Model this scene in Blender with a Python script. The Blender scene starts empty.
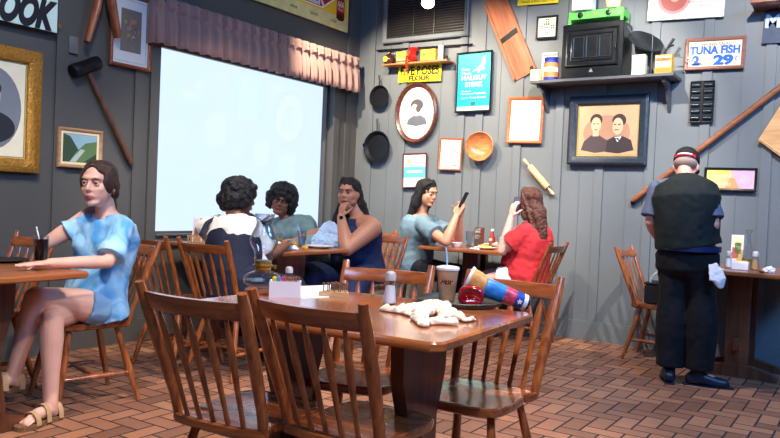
SKY = 1.05; EXPO = 0.14
import bpy, bmesh, math, random
from math import sin, cos, pi, radians as R_
from mathutils import Vector as V, Matrix, noise, Quaternion
random.seed(7)
sc = bpy.context.scene
COL = sc.collection
# ------------------------------------------------------------------ camera
F = 740.0; CX, CY = 390.0, 219.0; H = 1.14
YAW, PIT, ROL = R_(-33.5), R_(-1.3), R_(2.43)
fw = V((sin(YAW)*cos(PIT), cos(YAW)*cos(PIT), sin(PIT)))
rt0 = V((cos(YAW), -sin(YAW), 0)); up0 = rt0.cross(fw)
rt = cos(ROL)*rt0 + sin(ROL)*up0; up = -sin(ROL)*rt0 + cos(ROL)*up0
CAM = V((0, 0, H))
cd = bpy.data.cameras.new('camera'); cam = bpy.data.objects.new('camera', cd); COL.objects.link(cam)
cd.sensor_width = 36; cd.lens = 36*F/780; cd.clip_start = .05
cam.matrix_world = Matrix(((rt.x, up.x, -fw.x, 0), (rt.y, up.y, -fw.y, 0), (rt.z, up.z, -fw.z, H), (0, 0, 0, 1)))
sc.camera = cam
def ray(px, py): return rt*((px-CX)/F) - up*((py-CY)/F) + fw
def onx(px, py, X): d = ray(px, py); return CAM + d*(X/d.x)      # a point of the place at a given x
def ony(px, py, Y): d = ray(px, py); return CAM + d*(Y/d.y)
def onz(px, py, Z): d = ray(px, py); return CAM + d*((Z-H)/d.z)
XL, YB, ZC = -4.73, 6.42, 3.45
XR, YF = 2.2, -2.2
# ------------------------------------------------------------------ materials
def lin(c): return tuple(((v/255)/12.92 if v/255 <= .04045 else ((v/255+.055)/1.055)**2.4) for v in c)
MATS = {}
def mat(name, col=(128, 128, 128), rough=.55, metal=0, spec=.5, var=.12, vscale=8, bump=0, bscale=40, coat=0, sub=0, trans=0, sheen=0, stretch=(1, 1, 1), ior=1.45):
    if name in MATS: return MATS[name]
    m = bpy.data.materials.new(name); m.use_nodes = True; nt = m.node_tree; N = nt.nodes; L = nt.links
    b = N['Principled BSDF']; c = lin(col)
    b.inputs['Roughness'].default_value = rough; b.inputs['Metallic'].default_value = metal
    b.inputs['Specular IOR Level'].default_value = spec; b.inputs['Coat Weight'].default_value = coat; b.inputs['Coat Roughness'].default_value = .12
    b.inputs['Transmission Weight'].default_value = trans; b.inputs['IOR'].default_value = ior
    b.inputs['Sheen Weight'].default_value = sheen
    if sub: b.inputs['Subsurface Weight'].default_value = sub; b.inputs['Subsurface Radius'].default_value = (.02, .008, .004); b.inputs['Subsurface Scale'].default_value = .4
    tc = N.new('ShaderNodeTexCoord'); mp = N.new('ShaderNodeMapping'); mp.inputs['Scale'].default_value = stretch
    L.new(tc.outputs['Object'], mp.inputs['Vector'])
    nz = N.new('ShaderNodeTexNoise'); nz.inputs['Scale'].default_value = vscale; nz.inputs['Detail'].default_value = 4
    L.new(mp.outputs[0], nz.inputs['Vector'])
    cr = N.new('ShaderNodeValToRGB'); cr.color_ramp.elements[0].position = .3; cr.color_ramp.elements[1].position = .7
    cr.color_ramp.elements[0].color = (*[x*(1-var) for x in c], 1); cr.color_ramp.elements[1].color = (*[min(1, x*(1+var)) for x in c], 1)
    L.new(nz.outputs['Fac'], cr.inputs[0]); L.new(cr.outputs[0], b.inputs['Base Color'])
    if bump:
        n2 = N.new('ShaderNodeTexNoise'); n2.inputs['Scale'].default_value = bscale; L.new(mp.outputs[0], n2.inputs['Vector'])
        bp = N.new('ShaderNodeBump'); bp.inputs['Strength'].default_value = bump; bp.inputs['Distance'].default_value = .01
        L.new(n2.outputs['Fac'], bp.inputs['Height']); L.new(bp.outputs[0], b.inputs['Normal'])
    MATS[name] = m; return m
def wood(name, dark, light, rough=.35, axis='x', scale=6, coat=.3):
    if name in MATS: return MATS[name]
    m = bpy.data.materials.new(name); m.use_nodes = True; nt = m.node_tree; N = nt.nodes; L = nt.links
    b = N['Principled BSDF']; b.inputs['Roughness'].default_value = rough; b.inputs['Coat Weight'].default_value = coat; b.inputs['Coat Roughness'].default_value = .15
    tc = N.new('ShaderNodeTexCoord'); mp = N.new('ShaderNodeMapping')
    s = {'x': (.6, 6, 6), 'y': (6, .6, 6), 'z': (6, 6, .6)}[axis]; mp.inputs['Scale'].default_value = s
    L.new(tc.outputs['Object'], mp.inputs['Vector'])
    nz = N.new('ShaderNodeTexNoise'); nz.inputs['Scale'].default_value = scale; nz.inputs['Detail'].default_value = 6; nz.inputs['Distortion'].default_value = .6
    L.new(mp.outputs[0], nz.inputs['Vector'])
    cr = N.new('ShaderNodeValToRGB'); e = cr.color_ramp.elements; e[0].position = .32; e[1].position = .68
    e[0].color = (*lin(dark), 1); e[1].color = (*lin(light), 1)
    L.new(nz.outputs['Fac'], cr.inputs[0]); L.new(cr.outputs[0], b.inputs['Base Color'])
    bp = N.new('ShaderNodeBump'); bp.inputs['Strength'].default_value = .08; bp.inputs['Distance'].default_value = .005
    L.new(nz.outputs['Fac'], bp.inputs['Height']); L.new(bp.outputs[0], b.inputs['Normal'])
    MATS[name] = m; return m
def emit(name, col, s):
    m = bpy.data.materials.new(name); m.use_nodes = True; N = m.node_tree.nodes; b = N['Principled BSDF']
    b.inputs['Emission Color'].default_value = (*lin(col), 1); b.inputs['Emission Strength'].default_value = s; b.inputs['Base Color'].default_value = (*lin(col), 1)
    MATS[name] = m; return m
def glass(name, tint=(255, 255, 255), rough=.02, fac=1.0, edge=.35):
    # thin clear glass: see-through face on, glossy and brighter at grazing angles
    m = bpy.data.materials.new(name); m.use_nodes = True; nt = m.node_tree; N = nt.nodes; L = nt.links
    N.remove(N['Principled BSDF']); out = N['Material Output']
    t = N.new('ShaderNodeBsdfTransparent'); t.inputs[0].default_value = (*lin(tint), 1)
    g = N.new('ShaderNodeBsdfGlossy'); g.inputs['Roughness'].default_value = rough
    lw = N.new('ShaderNodeLayerWeight'); lw.inputs[0].default_value = edge
    mx = N.new('ShaderNodeMixShader'); mu = N.new('ShaderNodeMath'); mu.operation = 'MULTIPLY'; mu.inputs[1].default_value = fac
    L.new(lw.outputs['Facing'], mu.inputs[0]); L.new(mu.outputs[0], mx.inputs[0]); L.new(t.outputs[0], mx.inputs[1]); L.new(g.outputs[0], mx.inputs[2]); L.new(mx.outputs[0], out.inputs[0])
    MATS[name] = m; return m
# ------------------------------------------------------------------ mesh builder
class MB:
    def __init__(s, M=None): s.v = []; s.f = []; s.m = []; s.M = M or Matrix(); s.mi = 0; s.smooth = []
    def add(s, vs, fs, smooth=False, M=None):
        k = len(s.v); T = s.M @ M if M is not None else s.M
        s.v += [T @ V(p) for p in vs]; s.f += [tuple(i+k for i in f) for f in fs]; s.m += [s.mi]*len(fs); s.smooth += [smooth]*len(fs); return s
    def box(s, c, d, rot=None, b=0):
        # box with chamfered vertical edges when b > 0
        x, y, z = d[0]/2, d[1]/2, d[2]/2; M = Matrix.Translation(c)
        if rot is not None: M = M @ rot
        if b <= 0:
            vs = [(i*x, j*y, k*z) for i in (-1, 1) for j in (-1, 1) for k in (-1, 1)]
            fs = [(0, 1, 3, 2), (4, 6, 7, 5), (0, 4, 5, 1), (2, 3, 7, 6), (0, 2, 6, 4), (1, 5, 7, 3)]
            return s.add(vs, fs, M=M)
        pts = []
        for sx, sy in ((1, 1), (-1, 1), (-1, -1), (1, -1)):
            p = [(sx*x, sy*(y-b)), (sx*(x-b), sy*y)]
            if sx*sy < 0: p.reverse()
            pts += p
        rings = [(-z, b), (-z+b, 0), (z-b, 0), (z, b)]
        vs = []
        for zz, ins in rings:
            for (px, py) in pts:
                l = math.hypot(px, py); vs.append((px-ins*math.copysign(1, px)*.999, py-ins*math.copysign(1, py)*.999, zz))
        n = 8; fs = []
        for r in range(3):
            for i in range(n): j = (i+1) % n; fs.append((r*n+i, r*n+j, (r+1)*n+j, (r+1)*n+i))
        fs.append(tuple(reversed(range(n)))); fs.append(tuple(range(3*n, 4*n)))
        return s.add(vs, fs, M=M)
    def tube(s, pts, rads, n=10, flat=1.0, upv=None, caps=True, smooth=True):
        # swept ellipse; flat scales the second axis
        pts = [V(p) for p in pts]; rads = [rads]*len(pts) if not hasattr(rads, '__len__') else rads
        vs = []; fs = []; pu = None
        for i, p in enumerate(pts):
            t = (pts[min(i+1, len(pts)-1)]-pts[max(i-1, 0)])
            t = t.normalized() if t.length > 1e-9 else V((0, 0, 1))
            u = V(upv) if upv is not None else (pu if pu is not None else (V((0, 0, 1)) if abs(t.z) < .9 else V((0, 1, 0))))
            a = t.cross(u); a = a.normalized() if a.length > 1e-6 else t.orthogonal().normalized(); b = a.cross(t); pu = b
            r = rads[i]; ra, rb = (r, r*flat) if not hasattr(r, '__len__') else r
            for k in range(n): q = 2*pi*k/n; vs.append(p + a*(cos(q)*ra) + b*(sin(q)*rb))
        for i in range(len(pts)-1):
            for k in range(n): j = (k+1) % n; fs.append((i*n+k, i*n+j, (i+1)*n+j, (i+1)*n+k))
        if caps: fs.append(tuple(reversed(range(n)))); fs.append(tuple(range((len(pts)-1)*n, len(pts)*n)))
        return s.add(vs, fs, smooth)
    def lathe(s, prof, n=24, M=None, smooth=True, caps=True):
        vs = []; fs = []
        for r, z in prof:
            for k in range(n): q = 2*pi*k/n; vs.append((r*cos(q), r*sin(q), z))
        for i in range(len(prof)-1):
            for k in range(n): j = (k+1) % n; fs.append((i*n+k, i*n+j, (i+1)*n+j, (i+1)*n+k))
        if caps:
            if prof[0][0] > 1e-5: fs.append(tuple(reversed(range(n))))
            if prof[-1][0] > 1e-5: fs.append(tuple(range((len(prof)-1)*n, len(prof)*n)))
        return s.add(vs, fs, smooth, M)
    def prism(s, poly, z0, z1, M=None, smooth=False):
        n = len(poly); vs = [(x, y, z0) for x, y in poly]+[(x, y, z1) for x, y in poly]
        fs = [(i, (i+1) % n, (i+1) % n+n, i+n) for i in range(n)]+[tuple(reversed(range(n))), tuple(range(n, 2*n))]
        return s.add(vs, fs, smooth, M)
    def ball(s, c, r, n=16, m=10, rot=None):
        r = (r, r, r) if not hasattr(r, '__len__') else r
        vs = [(0, 0, -1)]; fs = []
        for i in range(1, m):
            t = pi*i/m-pi/2
            for k in range(n): q = 2*pi*k/n; vs.append((cos(t)*cos(q), cos(t)*sin(q), sin(t)))
        vs.append((0, 0, 1)); top = len(vs)-1
        for k in range(n):
            j = (k+1) % n; fs.append((0, 1+j, 1+k)); fs.append((top, top-n+k, top-n+j))
            for i in range(m-2): a = 1+i*n; fs.append((a+k, a+j, a+n+j, a+n+k))
        M = Matrix.Translation(c)
        if rot is not None: M = M @ rot
        return s.add(vs, fs, True, M @ Matrix.Diagonal((*r, 1)))
    def build(s, name, mats, parent=None, loc=None):
        me = bpy.data.meshes.new(name); me.from_pydata([tuple(p) for p in s.v], [], s.f); me.update()
        for mm in (mats if isinstance(mats, (list, tuple)) else [mats]): me.materials.append(mm)
        me.polygons.foreach_set('material_index', s.m); me.polygons.foreach_set('use_smooth', s.smooth)
        bm = bmesh.new(); bm.from_mesh(me); bmesh.ops.recalc_face_normals(bm, faces=bm.faces); bm.to_mesh(me); bm.free(); me.set_sharp_from_angle(angle=R_(38))
        o = bpy.data.objects.new(name, me); COL.objects.link(o)
        if parent is not None: o.parent = parent
        if loc is not None: o.location = loc
        return o
def tag(o, label=None, cat=None, group=None, kind=None):
    if label: o['label'] = label
    if cat: o['category'] = cat
    if group: o['group'] = group
    if kind: o['kind'] = kind
    return o
def empty(name, loc=(0, 0, 0), rz=0, label=None, cat=None, group=None, M=None):
    o = bpy.data.objects.new(name, None); COL.objects.link(o); o.empty_display_size = .1
    o.location = loc; o.rotation_euler = (0, 0, rz)
    if M is not None: o.matrix_world = M
    return tag(o, label, cat, group)
def rebase(root, parts=()):
    pass
def settle(o):
    # move a single-mesh thing's origin from the world origin to its own base centre
    vs = [v.co for v in o.data.vertices]; c = V(((min(v.x for v in vs)+max(v.x for v in vs))/2, (min(v.y for v in vs)+max(v.y for v in vs))/2, min(v.z for v in vs)))
    o.data.transform(Matrix.Translation(-c)); o.location = o.location + c; return o
def copy_tree(o, parent=None):
    c = o.copy(); COL.objects.link(c)
    if parent is not None: c.parent = parent
    for ch in [x for x in COL.objects if x.parent == o]: copy_tree(ch, c)
    return c
def modmesh(o, *mods):
    # run modifiers and keep the result as the object's own mesh
    for t, kw in mods:
        md = o.modifiers.new(t, t)
        for k, v in kw.items(): setattr(md, k, v)
    dg = bpy.context.evaluated_depsgraph_get(); dg.update()
    me = bpy.data.meshes.new_from_object(o.evaluated_get(dg)); old = o.data
    o.modifiers.clear(); me.name = old.name; o.data = me; return o
def text(s, size, m, parent, M, name='lettering', bold=0, ext=.0008, align='CENTER', shear=0, width=None, sx=1.0):
    cu = bpy.data.curves.new('lettering', 'FONT'); cu.body = s; cu.size = size; cu.extrude = ext; cu.offset = bold; cu.align_x = align; cu.align_y = 'CENTER'; cu.shear = shear
    t = bpy.data.objects.new('tmp', cu); COL.objects.link(t)
    dg = bpy.context.evaluated_depsgraph_get(); me = bpy.data.meshes.new_from_object(t.evaluated_get(dg)); bpy.data.objects.remove(t)
    xs = [v.co.x for v in me.vertices]
    if width and xs: sx = width/(max(xs)-min(xs))
    me.transform(M @ Matrix.Diagonal((sx, 1, 1, 1))); me.materials.clear(); me.materials.append(m)
    o = bpy.data.objects.new(name, me); COL.objects.link(o); o.parent = parent; return o
# ------------------------------------------------------------------ room
# painted board walls
wallm = mat('grey_wall_paint', (106, 115, 121), rough=.5, var=.10, vscale=1.2, bump=.05, bscale=60)
darkm = mat('charcoal_wall_paint', (86, 86, 84), rough=.5, var=.10, vscale=1.2, bump=.05, bscale=60)
def brick_floor():
    m = bpy.data.materials.new('herringbone_brick_floor'); m.use_nodes = True; nt = m.node_tree; N = nt.nodes; L = nt.links
    b = N['Principled BSDF']
    tc = N.new('ShaderNodeTexCoord'); sep = N.new('ShaderNodeSeparateXYZ'); mp = N.new('ShaderNodeMapping')
    W = .104; mp.inputs['Scale'].default_value = (1/W, 1/W, 1); mp.inputs['Location'].default_value = (BX, BY, 0)
    L.new(tc.outputs['Object'], mp.inputs[0]); L.new(mp.outputs[0], sep.inputs[0])
    def mth(op, a, c=None, d=None):
        n = N.new('ShaderNodeMath'); n.operation = op
        for i, q in enumerate((a, c, d)):
            if q is None: continue
            if isinstance(q, (int, float)): n.inputs[i].default_value = q
            else: L.new(q, n.inputs[i])
        return n.outputs[0]
    x, y = sep.outputs[0], sep.outputs[1]
    ix, iy = mth('FLOOR', x), mth('FLOOR', y); fx, fy = mth('SUBTRACT', x, ix), mth('SUBTRACT', y, iy)
    k = mth('FLOORED_MODULO', mth('SUBTRACT', ix, iy), 4)      # 0,1: the brick lies along x; 2,3: along y
    def eq(v): return mth('COMPARE', k, float(v), .1)
    k0, k1, k2, k3 = eq(0), eq(1), eq(2), eq(3)
    g = .045
    # distance to the brick's own edges
    lx0, lx1 = fx, mth('SUBTRACT', 1.0, fx); ly0, ly1 = fy, mth('SUBTRACT', 1.0, fy)
    def gate(v, kk): return mth('ADD', v, kk)           # an inner seam is pushed away
    dx0 = gate(lx0, k1); dx1 = gate(lx1, k0); dy0 = gate(ly0, k2); dy1 = gate(ly1, k3)
    dmin = mth('MINIMUM', mth('MINIMUM', dx0, dx1), mth('MINIMUM', dy0, dy1))
    joint = N.new('ShaderNodeMapRange'); joint.inputs[1].default_value = g*.8; joint.inputs[2].default_value = g*1.5; L.new(dmin, joint.inputs[0])
    # one id per brick
    bx = mth('SUBTRACT', ix, k1); by = mth('SUBTRACT', iy, k2)
    cmb = N.new('ShaderNodeCombineXYZ'); L.new(bx, cmb.inputs[0]); L.new(by, cmb.inputs[1])
    wn = N.new('ShaderNodeTexWhiteNoise'); wn.noise_dimensions = '3D'; L.new(cmb.outputs[0], wn.inputs[0])
    cr = N.new('ShaderNodeValToRGB'); e = cr.color_ramp.elements; e[0].color = (*lin((128, 88, 68)), 1); e[1].color = (*lin((176, 124, 94)), 1)
    e2 = cr.color_ramp.elements.new(.5); e2.color = (*lin((152, 104, 80)), 1); L.new(wn.outputs[0], cr.inputs[0])
    nz = N.new('ShaderNodeTexNoise'); nz.inputs['Scale'].default_value = 9; nz.inputs['Detail'].default_value = 5; L.new(tc.outputs['Object'], nz.inputs[0])
    mr = N.new('ShaderNodeMapRange'); mr.inputs[3].default_value = .78; mr.inputs[4].default_value = 1.15; L.new(nz.outputs[0], mr.inputs[0])
    mx = N.new('ShaderNodeMixRGB'); mx.blend_type = 'MULTIPLY'; mx.inputs[0].default_value = 1; L.new(cr.outputs[0], mx.inputs[1]); L.new(mr.outputs[0], mx.inputs[2])
    mj = N.new('ShaderNodeMixRGB'); mj.inputs[1].default_value = (*lin((34, 32, 36)), 1); L.new(joint.outputs[0], mj.inputs[0]); L.new(mx.outputs[0], mj.inputs[2])
    L.new(mj.outputs[0], b.inputs['Base Color'])
    rr = N.new('ShaderNodeMapRange'); rr.inputs[3].default_value = .9; rr.inputs[4].default_value = .42; L.new(joint.outputs[0], rr.inputs[0]); L.new(rr.outputs[0], b.inputs['Roughness'])
    hh = mth('ADD', joint.outputs[0], mth('MULTIPLY', nz.outputs[0], .15))
    bp = N.new('ShaderNodeBump'); bp.inputs['Strength'].default_value = .5; bp.inputs['Distance'].default_value = .003; L.new(hh, bp.inputs['Height']); L.new(bp.outputs[0], b.inputs['Normal'])
    return m
BX, BY = 0.0, 0.0
def struct(o): o['kind'] = 'structure'; return o
f = MB(); f.box(((XL+XR)/2, (YF+YB)/2, -.05), (XR-XL+.4, YB-YF+.4, .1)); struct(f.build('floor', brick_floor()))
f = MB(); f.box(((XL+XR)/2, (YF+YB)/2, ZC+.05), (XR-XL+.4, YB-YF+.4, .1)); struct(f.build('ceiling', mat('ceiling_paint', (150, 146, 138), rough=.9)))
# window opening on the left wall
wy0, wy1, wz0, wz1 = 3.80, 6.0, .80, 2.32
w = MB(); T = .14
w.box((XL-T/2, (YF+wy0)/2, ZC/2), (T, wy0-YF, ZC)); w.box((XL-T/2, (wy1+YB)/2, ZC/2), (T, YB-wy1, ZC))
w.box((XL-T/2, (wy0+wy1)/2, wz0/2), (T, wy1-wy0, wz0)); w.box((XL-T/2, (wy0+wy1)/2, (wz1+ZC)/2), (T, wy1-wy0, ZC-wz1))
for yy in (1.45, 2.155, 2.98, 3.62):        # battens over the board joints
    w.box((XL+.008, yy+.0, ZC/2), (.016, .085, ZC))
    w.box((XL+.002, yy-.05, ZC/2), (.004, .006, ZC))
w.box((XL+.008, 6.24, ZC/2), (.016, .07, ZC))
struct(w.build('wall_left', darkm))
w = MB(); w.box(((XL+XR)/2, YB+T/2, ZC/2), (XR-XL+.4, T, ZC))
for px in (367, 400, 458, 476, 515, 556, 598, 648, 701, 764):
    p = ony(px, 200, YB)
    w.box((p.x, YB-.009, ZC/2), (.075, .018, ZC))
for px in (385, 436, 495, 578, 625, 735):
    p = ony(px, 200, YB); w.box((p.x, YB-.003, ZC/2), (.008, .006, ZC))
struct(w.build('wall_back', wallm))
w = MB(); w.box((XR+T/2, (YF+YB)/2, ZC/2), (T, YB-YF, ZC)); struct(w.build('wall_right', wallm))
w = MB(); w.box(((XL+XR)/2, YF-T/2, ZC/2), (XR-XL+.4, T, ZC)); struct(w.build('wall_front', wallm))
w = MB(); w.box(((XL+XR)/2, YB-.014, .075), (XR-XL, .028, .15)); w.box(((XL+XR)/2, YB-.011, .157), (XR-XL, .022, .014)); struct(w.build('baseboard_back', wallm))
w = MB(); w.box((XL+.014, (YB+YF)/2, .075), (.028, YB-YF, .15)); w.box((XL+.011, (YB+YF)/2, .157), (.022, YB-YF, .014)); struct(w.build('baseboard_left', darkm))
# window: casing, sash frame, sill, pane
w = MB(); t = .085
for yy in (wy0-t/2, wy1+t/2): w.box((XL+.012, yy, (wz0+wz1)/2), (.024, t, wz1-wz0+2*t))
w.box((XL+.012, (wy0+wy1)/2, wz1+t/2), (.024, wy1-wy0, t))
w.box((XL+.012, (wy0+wy1)/2, wz0-t/2), (.024, wy1-wy0, t))
t2 = .03
for yy in (wy0+t2/2, wy1-t2/2): w.box((XL-.08, yy, (wz0+wz1)/2), (.04, t2, wz1-wz0))
w.box((XL-.08, (wy0+wy1)/2, wz1-t2/2), (.04, wy1-wy0, t2)); w.box((XL-.08, (wy0+wy1)/2, wz0+t2/2), (.04, wy1-wy0, t2))
win = struct(w.build('window_1', darkm))
w = MB(); w.box((XL-.03, (wy0+wy1)/2, wz0+.006), (.15, wy1-wy0, .012)); w.build('window_sill', darkm, win)
w = MB(); w.box((XL-.08, (wy0+wy1)/2, (wz0+wz1)/2), (.006, wy1-wy0-.05, wz1-wz0-.05)); w.build('pane', glass('window_glass', (250, 253, 255), .02, .12, .2), win)
# ------------------------------------------------------------------ light
wd = bpy.data.worlds.new('world'); sc.world = wd; wd.use_nodes = True
bg = wd.node_tree.nodes['Background']; bg.inputs[0].default_value = (.76, .89, 1.15, 1); bg.inputs[1].default_value = SKY
ld = bpy.data.lights.new('window_portal', 'AREA'); ld.shape = 'RECTANGLE'; ld.size = wy1-wy0; ld.size_y = wz1-wz0; ld.cycles.is_portal = True
lo = bpy.data.objects.new('window_portal', ld); COL.objects.link(lo); lo.location = (XL-.1, (wy0+wy1)/2, (wz0+wz1)/2); lo.rotation_euler = (R_(90), 0, R_(-90))
def spot(loc, tgt, W, col=(1, .86, .70), size=70, blend=.7, r=.06):
    ld = bpy.data.lights.new('ceiling_spot', 'SPOT'); ld.energy = W; ld.color = col; ld.spot_size = R_(size); ld.spot_blend = blend; ld.shadow_soft_size = r
    o = bpy.data.objects.new('ceiling_spot', ld); COL.objects.link(o); o.location = loc
    o.rotation_euler = (V(tgt)-V(loc)).to_track_quat('-Z', 'Y').to_euler(); return o
def area(loc, tgt, W, size=.6, col=(1, .9, .78)):
    ld = bpy.data.lights.new('cool_fill_lamp', 'AREA'); ld.energy = W; ld.color = col; ld.size = size  # added fill lamp that tints the shadows blue, no fixture in the room
    o = bpy.data.objects.new('cool_fill_lamp', ld); COL.objects.link(o); o.location = loc
    o.rotation_euler = (V(tgt)-V(loc)).to_track_quat('-Z', 'Y').to_euler(); return o
WARM, NEUT, COOL = (1, .80, .60), (1, .88, .76), (.17, .44, 1.0)
spot((-4.1, 4.6, 3.3), (-4.0, 6.4, 1.8), 340, WARM, 68, .5, .03)
spot((-3.1, 4.5, 3.3), (-3.4, 6.4, 1.8), 340, WARM, 68, .5, .03)
spot((-1.8, 4.4, 3.3), (-2.4, 6.4, 1.8), 320, NEUT, 68, .5, .03)
spot((-.5, 4.2, 3.3), (-1.3, 6.4, 1.8), 330, NEUT, 68, .5, .03)
spot((-1.0, 2.9, 3.3), (-1.5, 2.3, .7), 330, WARM, 75, .6, .04)
spot((-2.2, 1.2, 3.3), (-3.5, 2.3, .9), 300, NEUT, 65, .6, .04)
spot((-2.7, 3.2, 3.3), (-3.8, 4.4, .9), 270, NEUT, 75, .6, .04)
spot((-1.9, 4.2, 3.3), (-1.3, 4.9, 0), 260, NEUT, 100, .7, .05)
spot((-.2, .7, 3.3), (-1.7, 1.8, .6), 230, WARM, 60, .6, .05)
spot((-2.8, 2.0, 3.3), (-4.73, 2.3, 1.7), 110, NEUT, 80, .8, .08)  # added wash lamp, lifts the left wall towards neutral grey
area((-.2, .3, 3.38), (-2.6, 3.4, .6), 85, 1.2, COOL)
area((1.2, 3.4, 3.38), (-1.6, 5.6, .6), 185, 1.2, COOL)
area((-2.4, -.6, 3.38), (-4.2, 2.4, 1.2), 18, 1.2, COOL)
sc.view_settings.view_transform = 'Standard'; sc.view_settings.look = 'None'; sc.view_settings.exposure = EXPO; sc.view_settings.gamma = 1
sc.cycles.use_denoising = True; sc.cycles.max_bounces = 8; sc.cycles.transparent_max_bounces = 24; sc.cycles.sample_clamp_indirect = 6
# ================================================================== things on the walls
def WBm(px, py, off=0.0):
    off += .02
    p = ony(px, py, YB-off); return Matrix(((1, 0, 0, p.x), (0, 0, -1, p.y), (0, 1, 0, p.z), (0, 0, 0, 1)))
def WLm(px, py, off=0.0):
    off += .018
    p = onx(px, py, XL+off); return Matrix(((0, 0, 1, p.x), (1, 0, 0, p.y), (0, 1, 0, p.z), (0, 0, 0, 1)))
def quad(wall, pts, off=0.0, rot=True):
    # world matrix, width and height of a rectangle hanging on a wall; corners tl tr br bl
    off += .02
    f_ = (lambda a: ony(a[0], a[1], YB-off)) if wall == 'B' else (lambda a: onx(a[0], a[1], XL+off))
    P = [f_(a) for a in pts]; c = sum(P, V())/4
    w = ((P[1]-P[0]).length+(P[2]-P[3]).length)/2; h = ((P[3]-P[0]).length+(P[2]-P[1]).length)/2
    X = V((1, 0, 0)) if wall == 'B' else V((0, 1, 0)); Z = V((0, -1, 0)) if wall == 'B' else V((1, 0, 0)); Y = Z.cross(X)
    M = Matrix(((X.x, Y.x, Z.x, c.x), (X.y, Y.y, Z.y, c.y), (X.z, Y.z, Z.z, c.z), (0, 0, 0, 1)))
    if rot:
        e = (P[1]-P[0])+(P[2]-P[3]); a = math.atan2(e.dot(Y), e.dot(X)); M = M @ Matrix.Rotation(a, 4, 'Z')
    return M, w, h
def T3(x, y, z=0): return Matrix.Translation((x, y, z))
def ringframe(w, h, fw, d, inner=.5):
    m = MB(); A = [(-w/2, -h/2), (w/2, -h/2), (w/2, h/2), (-w/2, h/2)]
    lv = [(0, 0), (0, d*.8), (fw*.25, d), (fw*.7, d*.85), (fw, d*inner), (fw, 0)]
    vs = []; n = len(lv)
    for (x, y) in A:
        for ins, z in lv: vs.append((x-math.copysign(ins, x), y-math.copysign(ins, y), z))
    fs = []
    for c in range(4):
        e = (c+1) % 4
        for i in range(n): j = (i+1) % n; fs.append((c*n+i, c*n+j, e*n+j, e*n+i))
    m.add(vs, fs); return m
def el(cx, cy, rx, ry, n=28, a0=0, a1=2*pi, rot=0):
    pts = [(rx*cos(a0+(a1-a0)*k/n), ry*sin(a0+(a1-a0)*k/n)) for k in range(n+(0 if a1-a0 > 6.28 else 1))]
    return [(cx+x*cos(rot)-y*sin(rot), cy+x*sin(rot)+y*cos(rot)) for x, y in pts]
def rc(x0, y0, x1, y1): return [(x0, y0), (x1, y0), (x1, y1), (x0, y1)]
def art(name, parent, z0, shapes):
    # flat printed picture: thin layers of ink on the sheet; shapes = (material, polygon)
    m = MB(); ms = []; z = z0
    for mm, poly in shapes:
        if mm not in ms: ms.append(mm)
        m.mi = ms.index(mm); m.prism(poly, z0 if z == z0 else z-.0003, z+.0004); z += .0005
    return m.build(name, ms, parent)
def pm(c, rough=.5, var=.05): return mat('ink_%d_%d_%d' % tuple(c), c, rough=rough, var=var)
goldm = mat('gilt_frame', (176, 128, 52), rough=.35, metal=.6, var=.35, vscale=60, bump=.9, bscale=90)
brownf = wood('brown_frame_wood', (105, 52, 30), (150, 82, 48), .35, 'x', 8)
redf = wood('reddish_frame_wood', (150, 80, 45), (190, 112, 66), .35, 'x', 8)
blackf = mat('black_frame', (26, 28, 32), rough=.3)
iron = mat('cast_iron', (30, 33, 38), rough=.38, metal=.5, var=.2, bump=.1, bscale=120)
white = mat('white_paper', (222, 225, 224), rough=.6, var=.02)
cream = mat('cream_paper', (236, 228, 190), rough=.6, var=.05)

def framed(name, label, wall, pts, fw, d, fm, cat, group=None, matw=0, matm=None, pic=None, off=.004, rot=True):
    M, w, h = quad(wall, pts, off+.0, rot); r = empty(name, label=label, cat=cat, group=group, M=M)
    ringframe(w, h, fw, d).build('frame', fm, r)
    m = MB(); m.box((0, 0, .004), (w-fw, h-fw, .006)); m.build('backing_board', blackf, r)
    iw, ih = w-2*fw, h-2*fw
    if matw:
        ringframe(iw+.004, ih+.004, matw, .010, .9).build('mat_board', matm or white, r); iw -= 2*matw; ih -= 2*matw
    if pic: art('picture', r, .0075, pic(iw, ih))
    return r, w, h, iw, ih

# ---- left wall
# shop sign, upper left
M, w, h = quad('L', [(-48, -46), (58, -28), (54.9, 31.3), (-48, 11)], .03, rot=False)
r = empty('lettered_sign', label='pale mint sign with bulging black italic letters above the gilt frame', cat='sign', M=M)
m = MB(); m.box((0, 0, 0), (w, h, .03)); m.build('board', mat('mint_enamel', (205, 236, 230), rough=.35, var=.03), r)
m = MB(); ringframe(w+.02, h+.02, .012, .03).build('edge_trim', blackf, r).location = (0, 0, -.012)
p = M.inverted() @ onx(11, 8, XL+.045); q = M.inverted() @ onx(46, 15.5, XL+.045)
text('COOK', .245, pm((24, 22, 30)), r, T3((p.x+q.x)/2-.098, (p.y+q.y)/2-.008, .0165) , bold=.015, shear=.36, width=.50)
text('SOMETHIN', .08, pm((120, 60, 90)), r, T3(-.02, (p.y+q.y)/2+.20, .0165), name='small_lettering', bold=.002, shear=.2)
m = MB(M=WLm(59, 25.5, .02)); m.ball((0, 0, 0), (.018, .022, .012)); m.tube([(0, 0, -.02), (0, 0, 0)], .004); settle(tag(m.build('brass_hook', mat('brass', (190, 150, 70), rough=.3, metal=.9)), 'small brass hook beside the lower right corner of the mint sign', 'hook'))
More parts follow.
